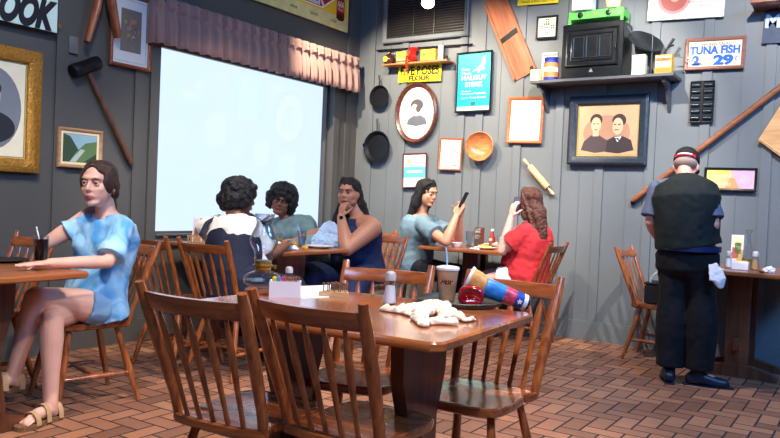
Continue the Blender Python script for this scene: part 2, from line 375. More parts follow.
# gilt frame with oval portrait
def gp(w, h):
    d = pm((70, 78, 92)); k = pm((40, 42, 50))
    return [(pm((235, 232, 205)), rc(-w/2, -h/2, w/2, h/2)), (pm((120, 128, 138)), el(0, .0, w*.45, h*.44)), (pm((205, 190, 170)), el(0, h*.13, w*.13, h*.13)), (k, el(0, h*.21, w*.14, h*.08)), (k, el(0, -h*.2, w*.36, h*.17)), (pm((225, 222, 210)), [(-.03, -.03), (.03, -.03), (0, -.1)])]
framed('picture_frame', 'large ornate gilt frame with an oval grey portrait on pale matting', 'L', [(-62, 34), (42, 53), (33.5, 171.8), (-62, 168.5)], .085, .05, goldm, 'picture', matw=.012, matm=mat('gold_slip', (205, 175, 95), rough=.4, metal=.4), pic=gp, rot=False)
# framed print beside valance
def fp(w, h):
    s = [(white, rc(-w/2, -h/2, w/2, h/2)), (pm((118, 112, 104)), rc(-w*.34, -h*.34, w*.34, h*.36))]
    rnd = random.Random(3)
    for c in ((165, 120, 130), (150, 150, 80), (190, 170, 110), (140, 90, 90), (100, 110, 120), (175, 120, 90)):
        for k in range(3): s.append((pm(c), el(rnd.uniform(-.2, .22)*w, rnd.uniform(-.15, .2)*h, w*.05, h*.035, 12)))
    return s
framed('picture_frame', 'tall brown frame with a flower print on a wide white mat, beside the valance', 'L', [(109, -10), (153, 0), (148, 72.5), (110, 64.5)], .028, .03, brownf, 'picture', matw=.02, pic=fp, rot=False)
# landscape
def lp(w, h):
    return [(pm((150, 190, 205)), rc(-w/2, -h/2, w/2, h/2)), (pm((60, 82, 60)), [(-w/2, -h*.5), (-w*.5, h*.5), (-w*.3, h*.42), (-w*.05, -h*.05), (-w*.3, -h*.5)]),
            (pm((96, 128, 84)), [(-w*.05, -h*.05), (w*.15, h*.2), (w/2, h*.3), (w/2, -h/2), (-w*.25, -h/2)]), (pm((185, 200, 190)), [(-w*.3, -h*.5), (-w*.12, -h*.5), (w*.15, -h*.05), (w*.02, -h*.02)]), (pm((50, 66, 48)), [(w*.1, -h*.5), (w*.5, -h*.15), (w*.5, -h*.5)])]
framed('picture_frame', 'small pale wood frame with a green mountain valley picture behind the seated girl', 'L', [(57.6, 126.3), (102.9, 131.7), (99, 169.5), (55.9, 166.7)], .024, .025, wood('pale_frame_wood', (160, 118, 80), (195, 150, 108), .4), 'picture', matw=.018, matm=cream, pic=lp, rot=False)
m = MB(M=WLm(73.5, 45, .0)); m.box((0, 0, .003), (.07, .115, .006), b=.0015); settle(tag(m.build('outlet_cover', mat('grey_cover', (104, 106, 109), rough=.45)), 'blank grey painted cover plate above the mallet', 'cover plate'))
# yoke / hames : two rounded wooden arms from an upper crosspiece
tim = wood('old_timber', (110, 56, 30), (168, 98, 60), .5, 'z', 5, coat=.1)
r = empty('wooden_yoke', label='old rust brown wooden yoke, its two arms hanging down beside the flower print', cat='yoke', M=Matrix.Translation(onx(104, -25, XL+.09)))
o_ = r.matrix_world.translation
for a, b, c, k in (((103, -28), (97, 8), (87, 42), .036), ((106, -28), (112, 5), (118, 38), .042)):
    m = MB(M=Matrix.Translation(-o_)); m.tube([onx(*a, XL+.11), onx(*b, XL+.11), onx(*c, XL+.10)], [k, k, k*.8], n=12, flat=.75); m.build('arm', tim, r)
m = MB(M=Matrix.Translation(-o_)); m.tube([onx(80, -34, XL+.08), onx(104, -26, XL+.09), onx(130, -26, XL+.08)], .05, n=12); m.build('crosspiece', tim, r)
# mallet
a, b = onx(88, 72, XL+.05), onx(131.5, 163, XL+.045); h0, h1 = onx(72.5, 71.5, XL+.055), onx(98.5, 62.5, XL+.055)
r = empty('mallet', loc=(a+b)/2, label='black headed iron mallet with a rough wooden handle hanging aslant', cat='mallet')
I = Matrix.Translation(-(a+b)/2)
m = MB(M=I); m.tube([h0, h0.lerp(h1, .04), h0.lerp(h1, .3), h0.lerp(h1, .34), h0.lerp(h1, .62), h0.lerp(h1, .66), h0.lerp(h1, .96), h1], [.047, .050, .050, .0485, .0485, .050, .050, .047], n=14, smooth=False); m.build('head', iron, r)
m = MB(M=I); m.tube([a+(a-b).normalized()*.03, a, a.lerp(b, .4), a.lerp(b, .75), b], [.016, .016, .019, .022, .024], n=10); m.build('handle', wood('handle_wood', (70, 46, 36), (120, 80, 58), .6, 'z', 8), r)
# enamel beer sign
M, w, h = quad('L', [(205, -62), (350, -25), (345.5, 30.5), (205, -15.5)], .03, rot=False)
r = empty('enamel_sign', label='yellow and red enamel beer sign above the window valance', cat='sign', M=M)
m = MB(); m.box((0, 0, 0), (w, h, .02)); m.build('board', mat('yellow_enamel', (236, 222, 150), rough=.3), r)
rx = w/2
art('red_panel', r, .0105, [(pm((255, 205, 40)), rc(-w/2+.03, -h*.22, rx-.02, h/2-.02)), (pm((250, 245, 235)), [(-w/2+.03, -h*.18), (rx-.42, -h*.18), (rx-.22, h*.1), (rx-.42, h*.46), (-w/2+.03, h*.46)]), (pm((190, 20, 28)), [(-w/2+.03, -h*.155), (rx-.43, -h*.155), (rx-.25, h*.1), (rx-.43, h*.44), (-w/2+.03, h*.44)])])
text('BEER', .17, white, r, T3(rx-.58, -h*.02, .0135), bold=.006, width=.36)
for k, wd_ in enumerate(('ALWAYS', 'A', 'GOOD', 'DRINK', 'SERVED', 'COLD')): text(wd_, .035, pm((90, 70, 50)), r, T3(-w*.40+k*w*.155, -h*.36, .0105), name='small_lettering')
m = MB(M=T3(rx-.135, -h*.05, .0125)); m.prism(el(0, -h*.2, .065, .03)+[], -.0003, .001); m.build('bottle_base', pm((70, 24, 22)), r)
art('bottle_picture', r, .0125, [(pm((110, 30, 28)), rc(rx-.2, -h*.28, rx-.07, h*.1)), (pm((110, 30, 28)), [(rx-.2, h*.1), (rx-.07, h*.1), (rx-.11, h*.3), (rx-.11, h*.46), (rx-.16, h*.46), (rx-.16, h*.3)]), (pm((200, 30, 30)), rc(rx-.197, -h*.14, rx-.073, h*.1))])
text('AAA', .09, white, r, T3(rx-.135, h*.03, .0145), name='bottle_lettering', bold=.002, width=.11); text('Root', .04, white, r, T3(rx-.135, -h*.075, .0145), name='bottle_lettering', width=.08)
# pleated valance
va, vb = onx(150.5, 45, XL+.13), onx(359.2, 90.5, XL+.13)
y0, y1 = va.y+.035, min(vb.y, YB-.10); zt = 2.63; zb = (va.z+vb.z)/2
m = MB(); NP = 23; nu = NP*10; rows = [(0, .55, 0), (.1, 1.0, 0), (.22, 1.3, 0), (.28, .45, -.012), (.36, .6, .0), (.5, 1.1, .012), (.8, 1.25, .018), (1, 1.3, .02)]
vs = []; fs = []
for ri, (t, am, push) in enumerate(rows):
    for i in range(nu+1):
        u = i/nu; ph = u*NP*2*pi; jit = .25*sin(u*17+1)+.2*sin(u*41)
        d = .022*am*(abs(sin(ph/2+jit*.5))**.6*2-1) + .006*am*sin(ph*2+u*9)
        vs.append((XL+.115+d+push, y0+(y1-y0)*u+.006*am*cos(ph), zt+(zb-zt)*t - (.004*sin(ph+1) if ri == len(rows)-1 else 0)))
for r_ in range(len(rows)-1):
    for i in range(nu): a = r_*(nu+1)+i; fs.append((a, a+1, a+nu+2, a+nu+1))
m.add(vs, fs, smooth=True)
for yy, s in ((y0, 1), (y1, 1)): m.add([(XL+.01, yy, zt), (XL+.115, yy, zt), (XL+.135, yy, zb), (XL+.01, yy, zb)], [(0, 1, 2, 3)])
val = m.build('valance', mat('dusty_rose_fabric', (172, 136, 126), rough=.9, var=.06, vscale=5, sheen=.2, bump=.1, bscale=200)); modmesh(val, ('SOLIDIFY', dict(thickness=.004)))
tag(settle(val), 'dusty pink pleated valance over the big window', 'curtain')
m = MB(); m.tube([(XL+.10, y0+.005, zt-.03), (XL+.10, y1-.005, zt-.03)], .008, n=8); m.build('curtain_rod', iron, val).location = -val.location

# ---- back wall
# louvred vent with its lamp in front
M, w, h = quad('B', [(385, -40), (470.5, -46), (470.5, 37.5), (385, 42.5)], .0, rot=False)
r = empty('air_vent', label='louvred return air vent in a grey frame at the top of the back wall', cat='vent', M=M)
ringframe(w, h, .05, .035).build('frame', wallm, r)
m = MB(); m.box((0, 0, .004), (w-.09, h-.09, .006)); m.build('backing', blackf, r)
n = 27
for i in range(n):
    m = MB(); m.box((0, -h/2+.06+(h-.12)*i/(n-1), .016), (w-.10, .003, .020), rot=Matrix.Rotation(R_(-35), 4, 'X')); m.build('slat', mat('vent_slat', (78, 76, 74), rough=.4, metal=.3), r)
for x in (-.12, .12): m = MB(); m.box((x, 0, .026), (.008, h-.1, .004)); m.build('bar', mat('vent_slat', (0, 0, 0)), r)
# lamp bulb hanging from the ceiling
bp_ = ony(428, 3, 5.35)
r = empty('globe_lamp', loc=bp_, label='small lit ceiling lamp in front of the vent', cat='lamp')
m = MB(); m.ball((0, 0, 0), (.055, .055, .045)); m.build('bulb', emit('bulb_glow', (255, 246, 225), 14), r)
m = MB(); m.lathe([(.045, .035), (.06, .06), (.06, .14), (.02, .16), (.012, .18), (.012, ZC-bp_.z)]); m.build('fitting', mat('fitting_metal', (120, 118, 112), rough=.3, metal=.7), r)
# rod
a, b = ony(377, 50.5, YB-.03), ony(472.5, 44.2, YB-.03)
m = MB(); m.tube([a, b], .008, n=8); m.tube([a+V((.02, .03, 0)), a+V((.02, 0, 0))], .005, n=6); m.tube([b+V((-.02, .03, 0)), b+V((-.02, 0, 0))], .005, n=6)
settle(tag(m.build('iron_rod', iron), 'thin black iron rod on the wall under the vent', 'rod'))
# small shelf
def shelf(name, label, xl, xr, z, d, th, mt, brackets=()):
    c = V(((xl+xr)/2, YB, z)); r = empty(name, loc=c, label=label, cat='shelf')
    m = MB(); m.box((0, -d/2, -th/2), (xr-xl, d, th), b=.003); m.build('board', mt, r)
    for bx, bh in brackets:
        m = MB(); M_ = Matrix(((0, 0, 1, bx-c.x-.012), (-1, 0, 0, 0), (0, 1, 0, -th), (0, 0, 0, 1)))
        m.prism([(0, 0), (d*.9, 0), (d*.82, -.035), (d*.45, -.06), (d*.3, -bh*.55), (.035, -bh*.8), (0, -bh)], 0, .024, M=M_); m.build('bracket', mt, r)
    return r, c
zs = ony(447, 63.5, YB).z; xl_, xr_ = ony(382, 63, YB-.15).x-.03, ony(446.5, 61, YB-.15).x
ds = .15
shelf('wall_shelf', 'short thin wooden shelf of old kitchen tins above the yellow flour sign', xl_+.03, xr_, zs+.012, ds, .018, wood('shelf_pine', (160, 96, 50), (205, 135, 80), .45))
ZS = zs+.013
def onshelf(px, py=58, back=.07): return V((ony(px, py, YB-back).x, YB-back, ZS))
def zpx(px, py, back): return ony(px, py, YB-back).z
# jug
c = onshelf(389.5); r = empty('jug', loc=c, label='round dark brown jug with a yellow disc at the left end of the short shelf', cat='jug')
m = MB(); m.lathe([(.03, 0), (.05, .01), (.062, .05), (.055, .085), (.03, .108), (.016, .118), (.015, .135), (.02, .14)], 24); m.build('body', mat('brown_glaze', (60, 34, 26), rough=.2), r)
m = MB(); m.lathe([(.028, 0), (.028, .004), (0, .006)], 20, M=T3(-.012, -.056, .055) @ Matrix.Rotation(R_(90), 4, 'X')); m.build('label_disc', pm((245, 225, 40)), r)
m = MB(); m.tube([(.018, 0, .13), (.05, 0, .135), (.058, 0, .1), (.05, 0, .08)], .006, n=8); m.build('handle', mat('brown_glaze', (0, 0, 0)), r)
# tins on the shelf
def tin(name, label, px, wpx, htop, col, back=.06, d=.05, group=None, lid=None, words=None, wc=(60, 40, 30), band=None, base=ZS):
    xa, xb = ony(px-wpx/2, 58, YB-back-d/2).x, ony(px+wpx/2, 58, YB-back-d/2).x; hz = ony(px, htop, YB-back-d/2).z-base; w = xb-xa
    r = empty(name, loc=((xa+xb)/2, YB-back, base), label=label, cat=name.split('_')[-1])
    m = MB(); m.box((0, 0, hz/2), (w, d, hz), b=.003); m.build('body', pm(col), r)
    if lid: m = MB(); m.box((0, 0, hz-.004), (w+.004, d+.004, .008)); m.build('lid', pm(lid), r)
    F_ = Matrix(((1, 0, 0, 0), (0, 0, -1, -d/2), (0, 1, 0, 0), (0, 0, 0, 1)))
    if band:
        m = MB()
        for bi, (y0_, y1_, cc) in enumerate(band): m = MB(M=F_); m.prism(rc(-w*.46, y0_*hz, w*.46, y1_*hz), -.0005, .0008+bi*.0006); m.build('label_band', pm(cc), r)
    if words:
        for s_, y_, sz in words: text(s_, sz, pm(wc), r, F_ @ T3(0, y_*hz, .004), width=w*.7, ext=.0006)
    return r
tin('yellow_tin', 'small yellow tin between the brown jug and the red grinder', 401, 9.5, 51.5, (232, 205, 70), lid=(200, 170, 50), band=[(.1, .4, (240, 230, 170)), (.12, .3, (120, 80, 50))])
tin('yellow_box', 'wide yellow box between the red grinder and the white canister', 427.6, 14.5, 49, (222, 180, 60), words=[('RED ROSE', .6, .02)], wc=(60, 30, 20), band=[(.05, .2, (200, 120, 50))])
c = onshelf(440.6); hz = zpx(440.6, 45.8, .07)-ZS
m = MB(M=Matrix.Translation(c)); m.lathe([(.026, 0), (.028, .004), (.028, hz-.01), (.030, hz-.008), (.030, hz), (0, hz+.002)], 20)
settle(tag(m.build('white_canister', pm((235, 238, 240))), 'plain white canister at the right end of the short shelf', 'canister'))
c = onshelf(446.5, back=.04); m = MB(M=Matrix.Translation(c)); m.lathe([(.014, 0), (.014, .05), (.008, .058), (0, .06)], 12); settle(tag(m.build('brown_bottle', mat('brown_glaze', (0, 0, 0))), 'tiny dark bottle behind the white canister', 'bottle'))
# red meat grinder
c = onshelf(413, back=.08); r = empty('meat_grinder', loc=c, label='red cast meat grinder with its crank hanging over the short shelf edge', cat='grinder')
rd = mat('red_enamel', (205, 28, 24), rough=.25, coat=.3)
m = MB(); m.lathe([(.022, .052), (.024, .07), (.03, .09), (.044, .112), (.046, .118), (.04, .118), (.026, .092), (0, .08)], 20); m.build('hopper', rd, r)
m = MB(); m.tube([(0, .02, .04), (0, -.04, .045), (0, -.052, .045)], [.03, .034, .02], n=18); m.tube([(-.005, -.005, .0), (0, 0, .04)], [.024, .018], n=12); m.build('body', rd, r)
hp = [V((-.005, -.055, .05)), V((-.016, -.085, .04)), V((-.012, -.09, -.02)), V((.002, -.09, -.075))]
m = MB(); m.tube(hp, [.009, .010, .010, .008], n=10, flat=.6); m.build('crank', rd, r)
m = MB(); m.tube([hp[-1], hp[-1]+V((0, -.035, 0))], [.008, .011], n=10); m.build('crank_knob', wood('knob_wood', (120, 80, 50), (150, 105, 70)), r); r.scale = (1.15, 1.15, 1.28)
# FIVE ROSES sign
M, w, h = quad('B', [(399, 66), (441.2, 64), (441.2, 80.5), (398.2, 82.8)], .012)
r = empty('flour_sign', label='yellow five roses flour sign with dark letters under the short shelf', cat='sign', M=M)
m = MB(); m.box((0, 0, 0), (w, h, .008)); m.build('plate', pm((238, 226, 30)), r)
dk = pm((40, 28, 24))
text('FIVE ROSES', h*.72, dk, r, T3(0, h*.14, .0042), bold=.0045, width=w*.9); text('FLOUR', h*.4, dk, r, T3(0, -h*.3, .0042), bold=.003, width=w*.5)
# skillets
def skillet(label, c, rp, hpx, extra=False):
    M = WBm(c[0], c[1], .012); R = abs(ony(c[0]+rp, c[1], YB).x-ony(c[0], c[1], YB).x)
    r = empty('iron_skillet', label=label, cat='skillet', group=None, M=M)
    m = MB(); m.lathe([(R*.78, 0), (R*.8, 0), (R*.98, .035), (R, .038), (R*.93, .038), (R*.76, .006), (0, .006)], 36)
    if extra: m.box((-R, .02, .034), (.025, .03, .008), rot=Matrix.Rotation(.3, 4, 'Z'))
    m.build('pan', iron, r)
    top = M.inverted() @ ony(hpx[0], hpx[1], YB-.02); y0_ = R*.92
    m = MB(); m.tube([(0, y0_, .034), (top.x*.5, (y0_+top.y)*.5, .022), (top.x, top.y-.02, .018)], [.012, .008, .009], n=10, flat=.5, upv=(0, 0, 1))
    m.tube([(top.x+.011*cos(q), top.y-.011+.013*sin(q), .018) for q in [k*pi/6-pi/2 for k in range(13)]], .004, n=6); m.build('handle', iron, r)
skillet('smaller black iron skillet hanging by its handle below the short shelf', (381, 97.3), 9.6, (381, 76))
skillet('larger black iron skillet hanging left of the documents, lower of the two pans', (378.5, 147), 13.2, (379, 119.5), True)
# oval portrait
M, w, h = quad('B', [(396, 82.5), (438.5, 82.5), (438.5, 143.5), (396, 143.5)], .006, rot=False); w *= .98
r = empty('oval_portrait', label='oval dark wood frame with an old portrait of a woman', cat='picture', M=M)
def ovring(a, b, fw, d, n=56):
    m = MB(); lv = [(0, 0), (0, d*.7), (fw*.3, d), (fw*.6, d*.8), (fw, d*.4), (fw, 0)]; vs = []; fs = []; k = len(lv)
    for i in range(n):
        q = 2*pi*i/n; bead = .004*(i % 2)
        for ins, z in lv: vs.append(((a-ins)*cos(q), (b-ins)*sin(q), z+(bead if 0 < z else 0)))
    for i in range(n):
        e = (i+1) % n
        for j in range(k): l = (j+1) % k; fs.append((i*k+j, i*k+l, e*k+l, e*k+j))
    m.add(vs, fs); return m
ovring(w/2, h/2, .045, .04).build('frame', wood('walnut', (62, 30, 24), (105, 56, 42), .3), r)
sk = pm((196, 190, 184))
a_, b_ = w/2-.04, h/2-.04
art('picture', r, .004, [(pm((238, 238, 234)), el(0, 0, a_, b_)), (pm((215, 214, 212)), el(0, -.02, a_*.62, b_*.62)), (pm((96, 102, 112)), [(-a_*.55, -b_*.42), (-a_*.45, -b_*.22), (-a_*.1, -b_*.08), (a_*.2, -b_*.08), (a_*.5, -b_*.2), (a_*.62, -b_*.42), (0, -b_*.5)]),
    (pm((80, 80, 86)), el(.0, b_*.30, a_*.36, b_*.22)), (sk, el(-a_*.12, b_*.14, a_*.2, b_*.2)), (sk, rc(-a_*.1, -b_*.12, a_*.12, b_*.05)), (pm((80, 80, 86)), el(a_*.1, b_*.16, a_*.14, b_*.14)), (pm((70, 70, 76)), el(-a_*.2, b_*.16, a_*.05, b_*.02, 10))])
# halibut sign
M, w, h = quad('B', [(457.8, 53.2), (493, 50.7), (491.5, 111), (455.5, 113.5)], .01)
r = empty('menu_sign', label='turquoise halibut steak sign with white letters in a black frame', cat='sign', M=M)
ringframe(w, h, .018, .03).build('frame', blackf, r)
m = MB(); m.box((0, 0, .006), (w-.02, h-.02, .01)); m.build('panel', mat('turquoise_print', (0, 205, 205), rough=.4, var=.02), r)
art('fish_picture', r, .0115, [(white, [(-.02, .10), (.03, .13), (.06, .15), (.09, .2), (.10, .235), (.125, .25), (.115, .22), (.12, .19), (.10, .15), (.11, .12), (.07, .11), (.05, .085), (.04, .11)])])
art('white_band', r, .0115, [(white, rc(-w/2+.02, -h/2+.02, w/2-.02, -h/2+.055))]); art('emblem', r, .0115, [(pm((10, 90, 100)), el(-.0, -h*.36, .03, .022, 16))])
for s_, y_, wd_, sz in (('HALIBUT', .04, .27, .06), ('STEAK', -.025, .19, .06)): text(s_, sz, white, r, T3(0, y_, .0115), bold=.002, width=wd_)
for s_, x_, y_, wd_, sz in (('Every', -.09, .125, .09, .04), ('Made', -.08, .085, .1, .04), ('Choice of', -.08, -.085, .1, .025), ('Potatoes and Vegetables', 0, -.11, .27, .026), ('Garlic Toast Served', 0, -.15, .26, .026)): text(s_, sz, white, r, T3(x_, y_, .0115), name='small_lettering', width=wd_)
# documents
def d1(w, h):
    return [(white, rc(-w/2, -h/2, w/2, h/2)), (pm((90, 200, 225)), rc(-w/2, -h*.22, w/2, h*.12)), (pm((225, 215, 110)), el(-w*.25, h*.3, w*.08, h*.09, 12)), (pm((190, 225, 215)), el(w*.25, h*.36, w*.08, h*.05, 12)), (pm((230, 245, 248)), rc(-w*.36, -h*.07, w*.36, -h*.0)), (pm((200, 210, 216)), rc(-w*.4, -h*.36, w*.2, -h*.34))]
framed('picture_frame', 'dark red framed certificate with a blue band, above the woman holding a phone', 'B', [(404, 153.5), (427.7, 153), (426.2, 187.8), (402.2, 188.2)], .014, .02, wood('maroon_frame', (80, 28, 28), (112, 44, 40), .35), 'picture', pic=d1)
def d2(w, h):
    s = [(pm((232, 234, 236)), rc(-w/2, -h/2, w/2, h/2)), (pm((120, 120, 126)), rc(-w*.4, h*.38, w*.4, h*.41))]; rn = random.Random(5)
    for k in range(16): s.append((pm(((110, 120, 135), (150, 150, 120), (90, 95, 105))[k % 3]), el(rn.uniform(-.3, .38)*w, rn.uniform(-.45, .15)*h, w*.05, h*.018, 8)))
    return s
framed('picture_frame', 'light wood framed page of small sketches, left of the wooden bowl', 'B', [(440.3, 137.8), (462.8, 138.3), (461.5, 171), (438.8, 170)], .018, .02, redf, 'picture', pic=d2)
def d3(w, h):
    y = pm((225, 228, 150)); return [(pm((236, 240, 242)), rc(-w/2, -h/2, w/2, h/2)), (y, el(-.02, h*.08, w*.14, h*.06, 12)), (y, el(-.01, -h*.04, w*.06, h*.03, 10)), (y, el(0, -h*.2, w*.12, h*.07, 12)), (y, el(w*.25, -h*.3, w*.07, h*.05, 10))]
framed('picture_frame', 'light wood framed pale yellow print between the bowl and the couple portrait', 'B', [(508.5, 97.2), (544, 96.8), (543.3, 143.5), (507.6, 143.2)], .03, .025, redf, 'picture', pic=d3)
# wooden bowl on the wall
M = WBm(482, 147, .0); R = abs(ony(495.3, 147, YB).x-ony(482, 147, YB).x)
m = MB(M=M @ Matrix.Rotation(R_(8), 4, 'Y')); m.lathe([(.05, .004), (R*.7, .02), (R*.97, .075), (R, .085), (R*.96, .088), (R*.88, .072), (R*.6, .03), (.03, .018), (0, .018)], 40)
settle(tag(m.build('wooden_bowl', wood('bowl_wood', (165, 95, 50), (205, 138, 84), .4)), 'round turned wooden bowl hung on the wall', 'bowl'))
# rolling pin
a, b = ony(523.5, 159, YB-.053), ony(554, 195, YB-.053); dr = (b-a).normalized(); L_ = (b-a).length
r = empty('rolling_pin', loc=(a+b)/2, label='pale wooden rolling pin hanging aslant on the wall', cat='rolling pin'); I = Matrix.Translation(-(a+b)/2)
pin = wood('pin_wood', (205, 165, 105), (235, 200, 145), .45)
m = MB(M=I); m.tube([a.lerp(b, .2), a.lerp(b, .205), a.lerp(b, .23), a.lerp(b, .77), a.lerp(b, .795), a.lerp(b, .8)], [.012, .028, .031, .031, .028, .012], n=18); m.build('barrel', pin, r)
for s0, s1 in ((.2, 0), (.8, 1)):
    m = MB(M=I); m.tube([a.lerp(b, s0), a.lerp(b, s0+(s1-s0)*.2), a.lerp(b, s0+(s1-s0)*.6), a.lerp(b, s0+(s1-s0)*.9), a.lerp(b, s1)], [.008, .009, .015, .014, .006], n=12); m.build('handle', pin, r)
# wooden slicer board
a, b = ony(492.5, -7, YB-.03), ony(525.3, 75.5, YB-.03); c = (a+b)/2; e = (b-a); L_ = e.length; ang = math.atan2(e.x, -e.z)
M = Matrix(((1, 0, 0, c.x), (0, 0, -1, YB-.012), (0, 1, 0, c.z), (0, 0, 0, 1))) @ Matrix.Rotation(ang, 4, 'Z')
WD = .235
r = empty('wooden_slicer', label='long reddish wooden slicing board with a slanted blade, hung at an angle', cat='slicer', M=M)
sw = wood('slicer_wood', (134, 70, 42), (178, 104, 66), .45, 'y', 4)
m = MB(); m.prism([(-WD/2, -L_/2), (WD/2, -L_/2), (WD/2, L_/2-.09), (WD/2-.05, L_/2), (-WD/2+.05, L_/2), (-WD/2, L_/2-.09)], 0, .018); m.build('board', sw, r)
for s_ in (-1, 1): m = MB(); m.box((s_*(WD/2-.012), -.03, .026), (.022, L_-.08, .02)); m.build('rail', sw, r)
m = MB(); m.box((0, -.02, .024), (WD-.045, .045, .006), rot=Matrix.Rotation(R_(8), 4, 'Z')); m.build('blade', iron, r)
m = MB(); m.box((WD/2-.03, -L_/2+.03, .03), (.035, .03, .02)); m.build('clamp', iron, r)
# yellow sign fragment at the top
M, w, h = quad('B', [(519, -32), (560, -36), (560, 2.2), (519, 6)], .01)
r = empty('yellow_sign', label='yellow tin sign with black text cut off by the top of the photo', cat='sign', M=M)
m = MB(); m.box((0, 0, 0), (w, h, .008)); m.build('plate', pm((228, 208, 40)), r)
text('CHEW', .14, dk, r, T3(0, .03, .0042), bold=.002, width=w*.85); text('MAKES A MAN FEEL FINE', .03, dk, r, T3(0, -h*.42, .0042), name='small_lettering', width=w*.8)
# cross stitch
def cs(w, h):
    g = pm((70, 78, 74)); s = [(pm((225, 226, 200)), rc(-w/2, -h/2, w/2, h/2))]
    for x, y in ((0, .34), (0, -.34), (-.34, 0), (.34, 0)):
        for k in range(4): s.append((g, el(x*w+.010*(k % 2)*2-.01, y*h+.010*(k//2)*2-.01, .007, .007, 8)))
    for x in (-.12, 0, .12): s.append((g, rc(x*w-.006, .02, x*w+.006, .035)))
    s.append((pm((130, 135, 125)), rc(-w*.15, -.005, w*.15, .0))); return s
framed('picture_frame', 'small square black framed cross stitch sampler above the long shelf', 'B', [(537, 17), (558.2, 15.2), (557.5, 38), (536.6, 39.6)], .018, .02, blackf, 'picture', pic=cs)

# long shelf
pr = ony(680.5, 81.6, YB); zsh = pr.z; fr = onz(674.3, 75.4, zsh); D = YB-fr.y; fl = onz(527.6, 82.6, zsh)
xl_, xr_ = fl.x, (pr.x+fr.x)/2
shelfm = mat('slate_shelf_paint', (78, 84, 92), rough=.45)
shelf('wall_shelf', 'long slate grey shelf on two brackets carrying the black oven', xl_, xr_, zsh+.026, D, .026, shelfm, [(ony(545, 90, YB-.1).x, .23), (ony(667, 88, YB-.12).x, .26)])
ZS = zsh+.0265
# oven
yf = YB-D+.05
a = onz(561, 77.6, ZS); 
def sx(px, py, Y): return ony(px, py, Y)
x0_, x1_ = sx(561.5, 60, yf).x, sx(622.5, 60, yf).x; ht = sx(592, 22.5, yf).z-ZS; w = x1_-x0_; dp = YB-yf-.02
r = empty('tin_oven', loc=((x0_+x1_)/2, yf+dp/2, ZS), label='black antique camp oven with a panelled door on the long shelf', cat='oven')
ovm = mat('black_oven', (26, 30, 34), rough=.3, metal=.35, var=.3, vscale=20)
m = MB(); m.box((0, 0, ht/2), (w, dp, ht), b=.006); m.build('body', ovm, r)
F_ = Matrix(((1, 0, 0, 0), (0, 0, -1, -dp/2), (0, 1, 0, ht*.56), (0, 0, 0, 1)))
dw, dh = w*.86, ht*.68
m = MB(M=F_); m.prism(rc(-dw/2, -dh/2, dw/2, dh/2), 0, .008); dr_ = m.build('door', ovm, r)
rf = ringframe(dw, dh, .018, .02); rf.v = [F_ @ q for q in rf.v]; rf.build('door_rim', ovm, dr_)
rf = ringframe(dw*.8, dh*.72, .012, .018); rf.v = [F_ @ q for q in rf.v]; rf.build('inner_rim', ovm, dr_)
for k in (-1, 0, 1):
    rf = ringframe(dw*.21, dh*.56, .007, .016); rf.v = [F_ @ T3(k*dw*.25, 0, 0) @ q for q in rf.v]; rf.build('window_panel', mat('oven_panel_rim', (70, 84, 92), rough=.3, metal=.5), dr_)
m = MB(M=F_); m.tube([(dw*.46, 0, .01), (dw*.46, 0, .03), (dw*.46, -.03, .035)], .006, n=8); m.build('latch', iron, dr_)
m = MB(M=F_); m.prism([(-.018, -dh*.66), (.018, -dh*.66), (0, -dh*.56)], 0, .003); m.build('badge', mat('badge_silver', (170, 176, 176), rough=.3, metal=.6), r)
m = MB(M=F_); m.box((0, -dh*.78, .004), (w, .008, .012)); m.build('base_rail', ovm, r)
# green burner on top
ZT = ZS+ht; g0, g1 = sx(568.5, 15, yf+.03).x, sx(623.5, 12, yf+.03).x; gh = sx(596, 9.6, yf+.03).z-ZT; gw = g1-g0; gd = dp*.8
r = empty('green_burner', loc=((g0+g1)/2, yf+.03+gd/2, ZT), label='apple green enamel burner with two black knobs on top of the oven', cat='burner')
gm = mat('apple_green_enamel', (96, 205, 90), rough=.3)
m = MB(); m.box((0, 0, gh-.035), (gw, gd, .07), b=.004); m.build('tray', gm, r)
for x in (-gw/2+.012, gw/2-.012):
    for y in (-gd/2+.012, gd/2-.012):
        m = MB(); m.box((x, y, (gh-.06)/2), (.02, .02, gh-.06)); m.build('leg', gm, r)
for x in (-gw*.27, gw*.24): m = MB(); m.tube([(x, -gd/2+.002, gh-.035), (x, -gd/2-.02, gh-.035), (x, -gd/2-.022, gh-.035)], [.024, .022, .01], n=16); m.build('knob', blackf, r)
m = MB(); m.box((0, -gd/2-.001, gh-.03), (.022, .004, .016)); m.build('badge', pm((160, 110, 40)), r)
ZG = ZT+gh
c = V((sx(584, 5, YB-.2).x, YB-.2, ZG)); m = MB(); m.box((0, 0, .11), (.17, .13, .22), b=.006); o = m.build('white_container', pm((232, 236, 240)), loc=c); tag(o, 'white square container standing on the green burner', 'container')
c = V((sx(613.5, 4, YB-.2).x, YB-.2, ZG)); r = empty('cream_cup', loc=c, label='cream coloured cup with a wide rim standing on the green burner', cat='cup')
m = MB(); m.lathe([(.045, 0), (.055, .008), (.06, .045), (.064, .05), (.066, .085), (.06, .085), (.052, .05), (0, .02)], 24); m.build('body', pm((226, 214, 160)), r)
